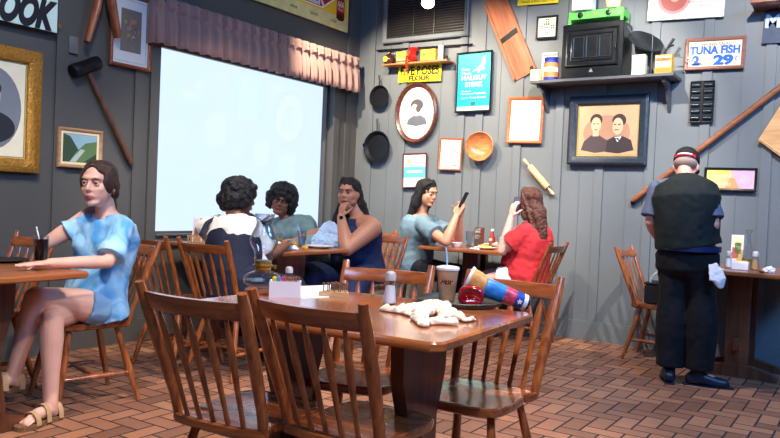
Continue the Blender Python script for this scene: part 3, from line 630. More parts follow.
# spice box, blue jar, cream cube
tin('spice_box', 'white printed box behind the blue jar on the long shelf', 549.5, 15, 52.5, (215, 220, 214), back=.10, d=.05, base=ZS, band=[(.55, .85, (190, 200, 190)), (.88, .94, (110, 120, 110))])
c = V((sx(551, 70, YB-.22).x, YB-.22, ZS)); hz = sx(551, 58, YB-.22).z-ZS
r = empty('blue_jar', loc=c, label='dark blue jar with an orange and white label on the long shelf', cat='jar')
bl = pm((24, 40, 140)); R = .062
m = MB(); m.lathe([(R*.9, 0), (R, .006), (R, hz*.82), (R*.9, hz*.88), (R*.9, hz*.9)], 24); m.build('body', bl, r)
m = MB(); m.lathe([(R*.94, hz*.88), (R*.96, hz*.9), (R*.96, hz), (0, hz+.002)], 24); m.build('lid', bl, r)
for z0_, z1_, cc in ((.14, .38, (226, 120, 62)), (.38, .56, (235, 238, 236)), (.56, .76, (226, 120, 62))):
    m = MB(); m.lathe([(R+.001, hz*z0_), (R+.001, hz*z1_)], 24, caps=False); m.build('label_band', pm(cc), r)
c = V((sx(536.3, 76, YB-.24).x, YB-.24, ZS)); hz = sx(536, 70, YB-.24).z-ZS
m = MB(); m.box((0, 0, hz/2), (.082, .08, hz), b=.004); o = m.build('cream_block', pm((226, 220, 150)), loc=c); tag(o, 'small pale yellow block at the left end of the long shelf', 'block')
# pans to the right of the oven
pc = sx(645, 43, YB-.13)
nz_ = V((.50, -.50, .70)).normalized(); ax_ = V((1, 0, -.72)); ax_ = (ax_-nz_*ax_.dot(nz_)).normalized(); ay_ = nz_.cross(ax_)
Mp = Matrix(((ax_.x, ay_.x, nz_.x, pc.x), (ax_.y, ay_.y, nz_.y, pc.y), (ax_.z, ay_.z, nz_.z, pc.z), (0, 0, 0, 1))) @ Matrix.Diagonal((.88, .88, .88, 1))
r = empty('frying_pan', label='dark steel frying pan leaning on its edge behind the cartons', cat='pan', M=Mp)
st = mat('dark_steel', (74, 80, 86), rough=.28, metal=.8)
m = MB(); m.lathe([(.1, -.02), (.11, -.02), (.165, .02), (.17, .022), (.162, .024), (.1, -.012), (0, -.012)], 36); m.build('pan', st, r)
m = MB(); m.tube([(-.16, 0, .02), (-.22, 0, .05), (-.26, 0, .06)], [.012, .008, .01], n=8, flat=.5); m.build('handle', st, r)
c = V((sx(650.5, 72, YB-.2).x, YB-.2, ZS)); hz = sx(650.5, 35.5, YB-.2).z-ZS
m = MB(M=Matrix.Translation(c)); m.tube([(0, 0, 0), (.004, 0, hz*.5), (-.004, .02, hz)], [.011, .009, .012], n=10, flat=.6); settle(tag(m.build('iron_poker', iron), 'upright black iron bar between the pale carton and the orange tin', 'iron bar'))
r = tin('cream_carton', 'pale cream carton right of the oven on the long shelf', 638.7, 13, 54.5, (232, 232, 205), back=.2, d=.07, base=ZS, band=[(.1, .9, (238, 240, 200)), (.2, .5, (220, 225, 160))])
r = tin('spice_tin', 'orange and white tin at the right end of the long shelf', 663.5, 16.5, 54.5, (238, 180, 40), back=.22, d=.09, base=ZS, band=[(.05, .3, (235, 120, 40)), (.36, .56, (240, 240, 236)), (.62, .92, (244, 240, 230)), (.66, .84, (225, 110, 40))], words=[('CAL', .76, .05)], wc=(200, 60, 40))
c0 = sx(665, 52, YB-.13); c1 = sx(674, 38.5, YB-.13)
m = MB(); m.tube([V((c0.x, c0.y, ZS+.003)), c0, c0.lerp(c1, .6), c1], [.008, .009, .011, .013], n=8, flat=.6); m.tube([c0.lerp(c1, .35), c0.lerp(c1, .5)+V((.035, 0, .0))], .008, n=8); settle(tag(m.build('sad_iron_lifter', iron), 'forked black iron handle sticking up behind the orange tin', 'handle'))
a, b = V((sx(671, 54, YB-.16).x, YB-.16, sx(671, 54, YB-.16).z)), sx(702, 64, YB-.045)
m = MB(); m.tube([a, b], .0035, n=6); settle(tag(m.build('thin_wire', mat('wire', (150, 140, 130), rough=.4, metal=.6)), 'thin metal wire reaching from the orange tin to the tuna sign', 'wire'))
# couple portrait
def cp(w, h):
    d = pm((74, 62, 66)); k = pm((52, 44, 48)); s_ = pm((214, 172, 140))
    return [(pm((200, 154, 120)), rc(-w/2, -h/2, w/2, h/2)), (pm((166, 126, 102)), el(-w*.02, -h*.05, w*.4, h*.36)),
            (d, [(-w*.45, -h*.4), (-w*.4, -h*.22), (-w*.28, -h*.1), (-w*.14, -h*.1), (w*.02, -h*.22), (w*.04, -h*.42), (-w*.2, -h*.46)]),
            (k, [(-w*.02, -h*.44), (w*.0, -h*.2), (w*.12, -h*.12), (w*.26, -h*.12), (w*.4, -h*.2), (w*.45, -h*.4), (w*.2, -h*.47)]),
            (k, el(-w*.2, h*.22, w*.105, h*.12)), (s_, el(-w*.2, h*.11, w*.085, h*.16)), (s_, rc(-w*.25, -h*.12, -w*.15, h*.02)),
            (k, el(w*.19, h*.2, w*.115, h*.13)), (s_, el(w*.17, h*.08, w*.09, h*.17)), (pm((235, 225, 215)), [(w*.12, -h*.14), (w*.24, -h*.13), (w*.18, -h*.24)]), (k, [(w*.12, -h*.19), (w*.2, -h*.16), (w*.2, -h*.22), (w*.12, -h*.16)]),
            (k, rc(-w*.245, h*.13, -w*.215, h*.145)), (k, rc(-w*.185, h*.13, -w*.155, h*.145)), (k, rc(w*.105, h*.11, w*.14, h*.125)), (k, rc(w*.175, h*.11, w*.215, h*.125)), (k, rc(w*.12, h*.0, w*.19, h*.015)), (pm((150, 100, 85)), rc(-w*.22, h*.015, -w*.175, h*.028))]
framed('picture_frame', 'wide dark blue frame with a sepia portrait of a couple under the long shelf', 'B', [(570, 97), (649, 94.6), (648, 165), (569.3, 165)], .075, .05, mat('navy_frame', (34, 46, 60), rough=.35, var=.3, vscale=40, bump=.4, bscale=80), 'picture', matw=.012, matm=mat('gold_slip', (0, 0, 0)), pic=cp)
# top right pink-ring sign
M, w, h = quad('B', [(650, -46), (727, -53), (727, 15.6), (650.4, 21.6)], .02)
r = empty('printed_sign', label='white sign with a pink round picture and red text at the top of the wall', cat='sign', M=M)
m = MB(); m.box((0, 0, 0), (w, h, .02)); m.build('board', pm((222, 236, 226)), r)
q = M.inverted() @ ony(675, -1, YB-.03)
art('round_picture', r, .0105, [(pm((214, 150, 150)), el(q.x, q.y, .13, .13, 32)), (pm((180, 100, 92)), el(q.x, q.y, .105, .105, 32)), (pm((214, 170, 150)), el(q.x+.005, q.y+.01, .04, .04, 20))])
q = M.inverted() @ ony(706, 1.5, YB-.03)
rdt = pm((170, 50, 70))
text('PREVENTS', .07, rdt, r, T3(q.x-.05, q.y+.14, .0105), width=.3); text('WARRANTED TO', .03, rdt, r, T3(q.x, q.y+.05, .0105), name='small_lettering', width=.24); text('INDIVIDUAL PACKAGE OF', .024, rdt, r, T3(q.x, q.y, .0105), name='small_lettering', width=.27); text('MINTS', .024, rdt, r, T3(q.x, q.y-.035, .0105), name='small_lettering', width=.09)
# tuna sign
M, w, h = quad('B', [(685.5, 39.5), (745.6, 36), (745.6, 68.6), (685.5, 70.8)], .004)
r = empty('menu_sign', label='framed cream menu sign in blue letters, chicken salad and tuna fish 29 cents', cat='sign', M=M)
ringframe(w, h, .028, .03).build('frame', wood('rosy_frame', (130, 84, 72), (160, 112, 96), .4), r)
m = MB(); m.box((0, 0, .006), (w-.03, h-.03, .01)); m.build('panel', pm((232, 232, 200)), r)
tb = pm((20, 100, 205))
text('CHICKEN SALAD', .035, pm((90, 60, 80)), r, T3(0, h*.29, .0115), name='small_lettering', width=w*.55)
text('TUNA FISH', .085, tb, r, T3(0, h*.1, .0115), bold=.004, width=w*.84)
text('2', .1, tb, r, T3(-w*.31, -h*.22, .0115), bold=.006, width=.06); text('29', .1, tb, r, T3(w*.15, -h*.22, .0115), bold=.006, width=.15); text('¢', .06, tb, r, T3(w*.36, -h*.15, .0115)); text('FOR', .025, pm((130, 120, 110)), r, T3(-w*.12, -h*.15, .0115), name='small_lettering'); text('CENTS', .022, pm((130, 120, 110)), r, T3(-w*.1, -h*.28, .0115), name='small_lettering')
# cornstick pan
M, w, h = quad('B', [(690, 81.2), (714.6, 81), (714, 122.4), (690, 122.8)], .01, rot=False)
r = empty('cornstick_pan', label='black iron muffin pan with two columns of long cups hanging under the tuna sign', cat='baking pan', M=M)
m = MB(); ringframe(w, h, .012, .016).build('rim', iron, r); m = MB(); m.box((0, 0, .004), (w-.01, h-.01, .005)); m.box((0, 0, .01), (.016, h, .014)); m.build('plate', iron, r)
for i in range(6):
    for s_ in (-1, 1):
        m = MB(); m.tube([(s_*.016, h/2-.035-(h-.07)*i/5, .01), (s_*(w/2-.014), h/2-.035-(h-.07)*i/5, .01)], .0165, n=10, flat=.75); m.build('cup', mat('iron_cup', (22, 40, 52), rough=.3, metal=.4), r)
# long pole and boat paddle board
a, b = ony(632, 201, YB-.05), ony(790, 80, YB-.05)
m = MB(); m.tube([a, a.lerp(b, .02), a.lerp(b, .5), b], [.016, .024, .024, .026], n=12); settle(tag(m.build('long_pole', wood('pole_wood', (120, 72, 46), (160, 104, 70), .5, 'x', 5)), 'long brown wooden pole slanting up the wall behind the standing man', 'pole'))
m = MB(); m.ball(a+V((0, .03, -.01)), .022, 12, 8); m.tube([a+V((0, .05, -.01)), a+V((0, .03, -.01))], .008, n=8); settle(tag(m.build('pole_bracket', iron), 'small black bracket at the lower end of the long pole', 'bracket'))
P = [ony(*q, YB-.03) for q in ((758.5, 140.5), (786, 98), (812, 130), (790, 163.5))]; c = sum(P, V())/4
poly = [(q.x-c.x, q.z-c.z) for q in P]
r = empty('cutting_board', label='pale plywood board hung cornerwise at the right edge of the photo', cat='board', M=Matrix(((1, 0, 0, c.x), (0, 0, -1, YB-.04), (0, 1, 0, c.z), (0, 0, 0, 1))))
m = MB(); m.prism(poly, 0, .02); m.build('panel', wood('light_ply', (190, 140, 88), (225, 180, 125), .5, 'x', 3), r)
e0, e1 = V((*poly[0], 0)), V((*poly[3], 0)); m = MB(); m.tube([e0.lerp(e1, .0)+V((.01, .01, .022)), e1+V((.0, .02, .022))], .006, n=6); m.build('edge_strip', wood('pin_wood', (0, 0, 0), (0, 0, 0)), r)
# dessert picture
def dp_(w, h):
    return [(pm((232, 196, 140)), rc(-w/2, -h/2, w/2, h/2)), (pm((240, 225, 110)), [(-w/2, h/2), (-w*.5, 0), (-w*.2, .0), (w*.05, h/2)]), (pm((226, 160, 110)), [(-w*.1, -h/2), (0, h*.1), (w*.12, 0), (w*.2, -h/2)]), (pm((214, 178, 200)), [(w*.0, h/2), (w*.1, 0), (w*.2, -h/2), (w/2, -h/2), (w/2, h/2)]), (pm((205, 190, 220)), [(w*.25, h*.3), (w*.18, -h*.1), (w*.3, -h*.3), (w*.42, -h*.1), (w*.4, h*.2)])]
r, w, h, iw, ih = framed('picture_frame', 'small wide black framed pastel picture right of the standing man', 'B', [(704.5, 167), (757.5, 168.6), (756.8, 191.3), (704.3, 190.2)], .018, .025, blackf, 'picture', pic=dp_)
text('Dreamland', .05, cream, r, T3(-iw*.2, ih*.15, .0105), width=iw*.42, ext=.0004); text('Moments', .05, cream, r, T3(-iw*.2, -ih*.25, .0105), width=iw*.42, ext=.0004)
# Mc sign
M, w, h = quad('B', [(763, 11.5), (815, 8.5), (815, 42), (763.5, 43.5)], .012)
r = empty('painted_sign', label='dark blue painted sign with pale capital letters at the right edge of the photo', cat='sign', M=M)
m = MB(); m.box((0, 0, 0), (w, h, .012)); m.build('board', mat('dark_blue_sign', (24, 58, 92), rough=.5, var=.4, vscale=12), r)
text('McC', .14, pm((176, 200, 214)), r, T3(-w/2+.15, h*.16, .0065), bold=.005, width=.28)
# shelf board at the top right corner
c = ony(768, 3, YB-.18); r = empty('wall_shelf', loc=(c.x+.1, YB, c.z), label='brown wooden shelf at the very top right corner', cat='shelf')
m = MB(); m.box((0, -.14, 0), (.42, .28, .03), b=.003); m.build('board', brownf, r)
m = MB(); m.box((.1, -.1, -.05), (.02, .18, .07)); m.build('bracket', brownf, r)
# ================================================================== chairs and tables
oak = wood('honey_oak', (112, 58, 28), (186, 108, 56), .28, 'z', 7, coat=.45)
oakx = wood('honey_oak_flat', (104, 52, 26), (172, 98, 52), .24, 'x', 5, coat=.5)
def smoothpoly(pts, n=5):
    out = []; k = len(pts)
    for i in range(k):
        p0, p1, p2, p3 = [V((*pts[(i+j-1) % k], 0)) for j in range(4)]
        for s in range(n):
            t = s/n; q = .5*((2*p1)+(p2-p0)*t+(2*p0-5*p1+4*p2-p3)*t*t+(3*p1-p0-3*p2+p3)*t**3); out.append((q.x, q.y))
    return out
def make_chair(dark=None):
    o1, o2 = oak, oakx
    r = empty('dining_chair'); ZSEAT = .44
    half = [(0, .205), (.10, .203), (.165, .18), (.190, .12), (.192, .03), (.182, -.06), (.172, -.11), (.192, -.14), (.197, -.175), (.17, -.195), (.09, -.205)]
    outl = smoothpoly(half+[(0, -.208)]+[(-x, y) for x, y in half[:0:-1]], 4)
    m = MB(); n = len(outl); vs = []; fs = []
    rings = [(.93, -.036), (.985, -.028), (1.0, -.016), (.995, -.004), (.965, 0), (.85, -.002), (.6, -.009), (.3, -.011)]
    for s_, z in rings:
        for x, y in outl: vs.append((x*s_*.94, y*s_, ZSEAT+z+(.004*(1-abs(x)/.2) if s_ < .7 and y > 0 else 0)))
    for i in range(len(rings)-1):
        for k in range(n): j = (k+1) % n; fs.append((i*n+k, i*n+j, (i+1)*n+j, (i+1)*n+k))
    fs.append(tuple(reversed(range(n)))); fs.append(tuple(range((len(rings)-1)*n, len(rings)*n)))
    m.add(vs, fs, True); m.build('seat', o2, r)
    for s_ in (-1, 1):
        m = MB(); P = [(s_*.172, -.165, ZSEAT-.02), (s_*.176, -.185, .50), (s_*.188, -.245, .66), (s_*.196, -.300, .80), (s_*.200, -.326, .868)]
        m.tube(P, [(.017, .014), (.019, .014), (.024, .015), (.021, .015), (.016, .012)], n=12, upv=(0, 1, 0)); m.build('post', o1, r)
    m = MB(); pts = []
    N = 12
    for lv, (zz, th) in enumerate(((.784, .010), (.79, .012), (.832, .012), (.838, .010))):
        for s2 in (1, -1):
            for i in range(N+1):
                u = i/N*2-1; x = u*.193; y = -.283-(zz-.775)*.4-.035*(1-u*u); pts.append((x, y+s2*th, zz))
    fs = []; K = N+1
    def id_(lv, s2, i): return (lv*2+(0 if s2 == 1 else 1))*K+i
    for lv in range(3):
        for i in range(N):
            fs.append((id_(lv, 1, i), id_(lv, 1, i+1), id_(lv+1, 1, i+1), id_(lv+1, 1, i))); fs.append((id_(lv, -1, i), id_(lv+1, -1, i), id_(lv+1, -1, i+1), id_(lv, -1, i+1)))
        for i in (0, N): fs.append((id_(lv, 1, i), id_(lv+1, 1, i), id_(lv+1, -1, i), id_(lv, -1, i)))
    for lv in (0, 3):
        for i in range(N): fs.append((id_(lv, 1, i), id_(lv, -1, i), id_(lv, -1, i+1), id_(lv, 1, i+1)))
    m.add(pts, fs); m.build('crest_rail', o2, r)
    for k in range(5):
        u = (k-2)/2*.68; xb, xt = u*.165, u*.193; yb = -.178-.012*(1-u*u); yt = -.288-.035*(1-u*u)
        m = MB(); P = []; Rr = []
        for t, wd in ((0, .010), (.15, .009), (.45, .012), (.68, .0165), (.82, .0145), (.95, .008), (1, .007)):
            P.append((xb+(xt-xb)*t, yb+(yt-yb)*t, ZSEAT-.012+(.782-ZSEAT+.012)*t)); Rr.append((wd, .0065 if t < .95 else .006))
        m.tube(P, Rr, n=8, upv=(0, 1, 0)); m.build('spindle', o1, r)
    T_ = {}
    for sx_ in (-1, 1):
        for sy_ in (-1, 1):
            a, b = V((sx_*.125, sy_*.125, ZSEAT-.03)), V((sx_*.195, sy_*.205 if sy_ > 0 else sy_*.235, 0)); T_[sx_, sy_] = (a, b)
            m = MB(); m.tube([a, a.lerp(b, .3), a.lerp(b, .55), a.lerp(b, .8), b], [.014, .017, .019, .015, .011], n=10); m.build('leg', o1, r)
    mid = {}
    for sx_ in (-1, 1):
        p, q = T_[sx_, -1][0].lerp(T_[sx_, -1][1], .62), T_[sx_, 1][0].lerp(T_[sx_, 1][1], .62); mid[sx_] = (p+q)/2
        m = MB(); m.tube([p, p.lerp(q, .5), q], [.009, .0145, .009], n=10); m.build('stretcher', o1, r)
    m = MB(); m.tube([mid[-1], (mid[-1]+mid[1])/2, mid[1]], [.009, .014, .009], n=10); m.build('stretcher', o1, r)
    return r
chair0 = make_chair(); used = []
def chair(x, y, deg, label, group='matching spindle back dining chairs', s=1.0):
    r = chair0 if not used else copy_tree(chair0); used.append(1)
    r.location = (x, y, 0); r.rotation_euler = (0, 0, R_(deg)); tag(r, label, 'chair', group); return r
chair(-1.70, 1.80, 5, 'oak chair at the near left of the foreground table, blue light on its seat')
chair(-1.345, 1.93, 1, 'spindle back oak chair nearest the camera at the bottom middle, back turned to us')
chair(-1.24, 2.50, 181, 'oak chair at the right end of the foreground table, facing us behind the tray')
chair(-1.73, 2.44, 196, 'oak chair pushed in across the foreground table behind the white salt shaker')
chair(-3.575, 2.434, 168, 'oak chair the girl in the blue tie dye shirt sits on')
chair(-4.17, 2.18, 180, 'oak chair behind the far left table, beyond the glass of cola')
chair(-3.44, 3.44, 3, 'oak chair under the woman in the white blouse, its back towards us')
chair(-3.87, 3.37, 0, 'empty oak chair pushed in left of the woman in the white blouse')
chair(-3.60, 5.10, 180, 'oak chair of the woman in the sleeveless navy dress')
chair(-4.12, 5.02, 180, 'oak chair by the window that the woman in the green jacket sits on')
chair(-3.66, 5.93, -90, 'oak chair of the dark haired woman looking at her phone')
chair(-2.52, 5.86, 90, 'oak chair of the long haired woman in the red shirt')
chair(-1.38, 5.98, -92, 'empty oak chair by the back wall with a black bag on its seat')

topm = wood('table_top_wood', (140, 74, 34), (198, 118, 60), .14, 'x', 2.2, coat=1.0)
darkt = wood('dark_table_base', (70, 38, 24), (110, 64, 42), .3, 'z', 4, coat=.4)
def table(x, y, deg, L_, W_, z, label, tm, slim=False, th=.03):
    # trestle table: top, plank posts with shaped waists, feet, stretcher; long axis = local x
    r = empty('trestle_table', (x, y, 0), R_(deg), label, 'table')
    c = .03; poly = [(-L_/2+c, -W_/2), (L_/2-c, -W_/2), (L_/2, -W_/2+c), (L_/2, W_/2-c), (L_/2-c, W_/2), (-L_/2+c, W_/2), (-L_/2, W_/2-c), (-L_/2, -W_/2+c)]
    m = MB(); vs = []; fs = []; n = 8
    for s_, zz in ((1-.006/L_*2, z-th), (1, z-th+.006), (1, z-.007), (1-.006/L_*2, z)):
        for px_, py_ in poly: vs.append((px_*s_, py_*s_, zz))
    for i in range(3):
        for k in range(n): j = (k+1) % n; fs.append((i*n+k, i*n+j, (i+1)*n+j, (i+1)*n+k))
    fs += [tuple(reversed(range(n))), tuple(range(3*n, 4*n))]; m.add(vs, fs); m.build('top', tm, r)
    px_ = L_/2-.27; hw = min(.16, W_*.2)
    prof = [(-hw, z-th), (-hw*1.0, z-.10), (-hw*.98, z-.2), (-hw*.62, z-.36), (-hw*.62, .30), (-hw*.8, .12), (-hw*.8, .07)]
    if slim: prof = [(-.075, z-th), (-.075, .07)]
    prof = prof+[(-a, b) for a, b in reversed(prof)]
    for s_ in (-1, 1):
        M_ = Matrix(((0, 0, 1, s_*px_-.025), (1, 0, 0, 0), (0, 1, 0, 0), (0, 0, 0, 1)))
        m = MB(); m.prism([(a, b) for a, b in prof], 0, .05, M=M_); m.build('post', darkt, r)
        m = MB(); fw_ = .27 if slim else W_*.36; m.prism([(-fw_, 0), (fw_, 0), (fw_, .03), (fw_-.05, .055), (.1, .085), (-.1, .085), (-fw_+.05, .055), (-fw_, .03)], -.012, .062, M=M_); m.build('foot', darkt, r)
    m = MB(); m.box((0, 0, .235), (px_*2+.14, .035, .085), b=.004); m.build('stretcher', darkt, r)
    for s_ in (-1, 1): m = MB(); m.box((0, 0, 0), (.01, .01, .01)) if 0 else m.tube([(s_*(px_+.05), 0, .205), (s_*(px_+.05), 0, .275)], .011, n=8); m.build('wedge', darkt, r)
    return r
TF = table(-1.57, 2.175, 2.8, 1.08, .79, .75, 'glossy oak table in the foreground holding the oil lamp and the tray', topm)
tm2 = wood('worn_table_wood', (128, 72, 38), (180, 108, 62), .3, 'y', 3, coat=.35)
table(-3.72, 1.76, 0, 1.24, .78, .75, 'oak table at the far left edge under the glass of cola', tm2)
table(-4.0, 4.2, 0, 1.2, .80, .765, 'oak table of the three women by the window', tm2)
table(-3.01, 5.965, 90, .70, .83, .765, 'small oak table between the woman with the phone and the woman in red', tm2, True)
table(-.81, 5.95, 90, .88, .80, .765, 'oak table against the back wall at the right, beside the standing man', tm2, True)
# ================================================================== things on the tables
def slab(px, py, z=.75): return onz(px, py, z)
def at_root(name, p, label, cat, group=None, rz=0): return empty(name, (p.x, p.y, p.z), rz, label, cat, group)
clear = glass('clear_glass', (244, 248, 252), .03, .8, .35)
steel = mat('shaker_steel', (205, 206, 208), rough=.35, metal=.35, var=.05)
brass = mat('brass', (0, 0, 0))
# oil lamp
p = slab(262, 292.5); r = at_root('oil_lamp', p, 'clear glass oil lamp with a tall chimney on the foreground table', 'oil lamp')
m = MB(); m.lathe([(.068, 0), (.072, .006), (.070, .016), (.055, .020), (0, .020)], 32); m.build('base', wood('lamp_base_wood', (120, 62, 40), (170, 100, 66), .3), r)
m = MB(); m.lathe([(.045, .0205), (.060, .028), (.078, .045), (.080, .06), (.070, .078), (.045, .092), (.026, .10)], 32); m.build('font', clear, r)
m = MB(); m.lathe([(.04, .024), (.056, .030), (.072, .046), (.073, .056), (0, .056)], 32); m.build('oil', glass('lamp_oil', (225, 236, 245), .05, .5, .3), r)
m = MB(); m.lathe([(.026, .098), (.032, .102), (.034, .112), (.042, .116), (.042, .122), (.034, .126), (.034, .14), (.028, .142), (0, .143)], 28); m.tube([(.036, 0, .118), (.062, 0, .118)], .003, n=8); m.lathe([(.010, 0), (.010, .003), (0, .003)], 14, M=T3(.064, 0, .118) @ Matrix.Rotation(R_(90), 4, 'Y')); m.build('burner', brass, r)
m = MB(); m.lathe([(.033, .128), (.036, .15), (.034, .165), (.040, .185), (.055, .215), (.056, .235), (.045, .265), (.033, .29), (.030, .31), (.036, .33), (.040, .345)], 36, caps=False); ch = m.build('chimney', clear, r); r.scale = (1, 1, .93)
modmesh(ch, ('SOLIDIFY', dict(thickness=.002)))
# glass shaker behind the caddy
def shaker(p, label, fill, s=1.0, top=steel, group='salt and pepper shakers on the tables'):
    r = at_root('salt_shaker', p, label, 'shaker', group)
    m = MB(); m.lathe([(.018*s, 0), (.024*s, .003), (.025*s, .012*s), (.017*s, .075*s), (.016*s, .085*s), (.0, .085*s)], 10, smooth=False); m.build('body', clear, r)
    m = MB(); m.lathe([(.016*s, .004), (.022*s, .008*s), (.016*s, .064*s), (0, .066*s)], 12); m.build('filling', fill, r)
    m = MB(); m.lathe([(.0185*s, .083*s), (.019*s, .10*s), (.016*s, .109*s), (.008*s, .114*s), (0, .115*s)], 18); m.build('lid', top, r); return r
saltm = mat('salt_grain', (246, 246, 248), rough=.8, var=.02, bump=.2, bscale=300); pepm = mat('pepper_grain', (120, 104, 88), rough=.8, var=.5, vscale=300)
shaker(slab(288.5, 289.5), 'small glass shaker with a steel lid behind the white sugar caddy', pepm, .86)
shaker(slab(389.5, 304.5), 'tall glass salt shaker full of white salt near the tray', saltm, 1.12)
# sugar caddy
p = slab(285, 296.5); r = at_root('sugar_caddy', p, 'white rectangular caddy filled with sweetener packets on the foreground table', 'caddy', rz=R_(38))
wc = mat('white_ceramic', (240, 238, 240), rough=.2, var=.02)
cw, cdp, chh = .122, .062, .062
m = MB(); m.box((0, 0, .004), (cw-.01, cdp-.01, .008)); 
for y in (-1, 1): m.box((0, y*(cdp/2-.003), chh/2), (cw, .006, chh))
for x in (-1, 1): m.box((x*(cw/2-.003), 0, chh/2), (.006, cdp-.012, chh))
m.build('tub', wc, r)
pk = [(240, 215, 60)]*3+[(70, 140, 225)]*2+[(226, 60, 120)]*3+[(150, 92, 52)]*8
for i, cc in enumerate(pk):
    m = MB(); x = -cw/2+.012+i*(cw-.022)/(len(pk)-1); m.box((x, random.uniform(-.004, .004), .042+random.uniform(0, .006)), (.0028, .044, .066), rot=Matrix.Rotation(random.uniform(-.1, .1), 4, 'Y'))
    m.build('packet', pm(cc), r)
# paper menus behind the caddy
P = [slab(*q) for q in ((298, 286.5), (331, 285), (329, 297.5), (302, 299))]; c = sum(P, V())/4
m = MB(M=Matrix.Translation(c)); m.prism([(q.x-c.x, q.y-c.y) for q in P], 0, .0015); o = m.build('paper_menu', white); tag(o, 'white sheet of paper lying right of the sugar caddy', 'paper'); settle(o)
# peg game
p = slab(336.5, 295.5); r = at_root('peg_game', p, 'small pale wooden peg game block full of brown pegs', 'game', rz=R_(25))
m = MB(); m.prism([(-.062, -.05), (.062, -.05), (.035, .045), (-.035, .045)], 0, .018); m.build('block', wood('pale_block', (190, 150, 100), (220, 185, 135), .45), r)
pegm = mat('peg_brown', (112, 82, 62), rough=.4)
for row in range(4):
    for k in range(5-row):
        x = (k-(4-row)/2)*.023; y = -.036+row*.022; m = MB(M=T3(x, y, 0)); m.lathe([(.0022, .016), (.0022, .044), (.006, .050), (.006, .053), (0, .054)], 8); m.build('peg', pegm, r)
# tray
pts = [slab(411.5, 303), slab(503, 305)]; c = slab(459, 303.5); R = .172
r = at_root('serving_tray', c, 'round dark grey serving tray at the corner of the foreground table', 'tray')
trm = mat('tray_grey', (58, 60, 58), rough=.4, var=.1, bump=.15, bscale=200)
m = MB(); m.lathe([(R*.9, 0), (R*.97, .004), (R, .016), (R*1.02, .018), (R*1.0, .021), (R*.965, .010), (R*.9, .006), (0, .006)], 48); m.build('dish', trm, r)
zt_ = .7565
# paper cup with straw
p = slab(446.5, 300, zt_); r = at_root('paper_cup', p, 'brown iced drink cup with a white lid and straw standing on the tray', 'cup')
cupm = mat('iced_coffee_cup', (190, 150, 120), rough=.3, var=.22, vscale=30); hc = .135
m = MB(); m.lathe([(.030, 0), (.031, .003), (.043, hc-.012), (.044, hc-.01), (0, hc-.008)], 30); m.build('body', cupm, r)
m = MB(); m.lathe([(.0435, hc-.014), (.047, hc-.012), (.047, hc-.004), (.043, hc), (.030, hc+.003), (0, hc+.003)], 30); m.build('lid', pm((225, 225, 228)), r)
m = MB(); m.tube([(0, 0, .02), (-.004, -.002, hc+.03), (-.010, -.006, hc+.078)], .0035, n=8); m.build('straw', pm((160, 205, 245)), r)
vd = V((-p.x, -p.y, 0)).normalized(); sd = V((-vd.y, vd.x, 0))
for ch_, da in (('A', -.42), ('B', 0), ('F', .42)):
    a_ = math.atan2(vd.y, vd.x)+da; q = V((cos(a_), sin(a_), 0)); t_ = V((-sin(a_), cos(a_), 0))
    text(ch_, .034, pm((96, 40, 30)), r, Matrix(((t_.x, 0, q.x, q.x*.0375), (t_.y, 0, q.y, q.y*.0375), (0, 1, 0, .078), (0, 0, 0, 1))), bold=.001, ext=.0012)
# buzzer
p = slab(470.5, 304.5, zt_); r = at_root('pager_buzzer', p, 'glossy translucent red buzzer propped upright on the tray', 'buzzer', rz=math.atan2(-p.y, -p.x)+pi/2)
rdg = mat('red_gloss', (150, 8, 22), rough=.08, coat=.8, var=.25, vscale=25)
outl = smoothpoly([(-.048, .012), (-.050, .04), (-.036, .066), (0, .073), (.036, .066), (.050, .04), (.048, .012), (.034, .001), (0, 0), (-.034, .001)], 4)
M_ = Matrix(((1, 0, 0, 0), (0, 0, -1, 0), (0, 1, 0, 0), (0, 0, 0, 1)))
m = MB(M=M_); vs = []; fs = []; n = len(outl)
for s_, z in ((.8, -.024), (.95, -.018), (1, -.006), (1, .006), (.95, .018), (.8, .024), (.62, .018), (.4, .014)):
    for x, y in outl: vs.append((x*s_, .036+(y-.036)*s_, z))
for i in range(7):
    for k in range(n): j = (k+1) % n; fs.append((i*n+k, i*n+j, (i+1)*n+j, (i+1)*n+k))
fs += [tuple(reversed(range(n))), tuple(range(7*n, 8*n))]; m.add(vs, fs, True); m.build('case', rdg, r)
for k in range(5): m = MB(M=M_); q = k*pi/4+pi; m.ball((.017*cos(q), .033+.013*sin(q), .0155), .0022, 8, 6); m.build('indicator_light', pm((250, 190, 190)), r)
# toppled patterned cup and tube
def lying(name, label, cat, a, b, bands, n=28):
    # bands: (t, radius, colour index) along a->b
    a, b = V(a), V(b); d = b-a; q = d.to_track_quat('Z', 'Y').to_matrix().to_4x4(); r = empty(name, label=label, cat=cat, M=Matrix.Translation(a) @ q); L_ = d.length
    for nm, prof, mm in bands:
        m = MB(); m.lathe([(rr, t*L_) for rr, t in prof], n); m.build(nm, mm, r)
    return r
ca, cb = slab(470.5, 279.5, 0.8)*0, None
def ptd(px, py, base):      # point over the tray, at the distance of a given table point
    D_ = (base-CAM).dot(fw); return CAM+ray(px, py)*D_
base = slab(486, 304, .757)
ca = ptd(469, 278, base+V((-.0, .03, 0))); cb = ptd(497, 292, base+V((.04, .03, 0)))
lying('printed_cup', 'orange brown printed paper cup toppled over behind the red buzzer', 'cup', ca, cb, [
    ('lid', [(.020, -.012), (.022, -.03), (.046, -.03), (.050, -.02), (.050, .06), (.047, .08)], pm((225, 228, 236))), ('lid_centre', [(.0, -.034), (.016, -.034), (.016, -.02)], pm((60, 50, 44))),
    ('body', [(.046, .08), (.036, .98), (.034, 1)], mat('printed_orange_cup', (222, 160, 92), rough=.35, var=.45, vscale=28))])
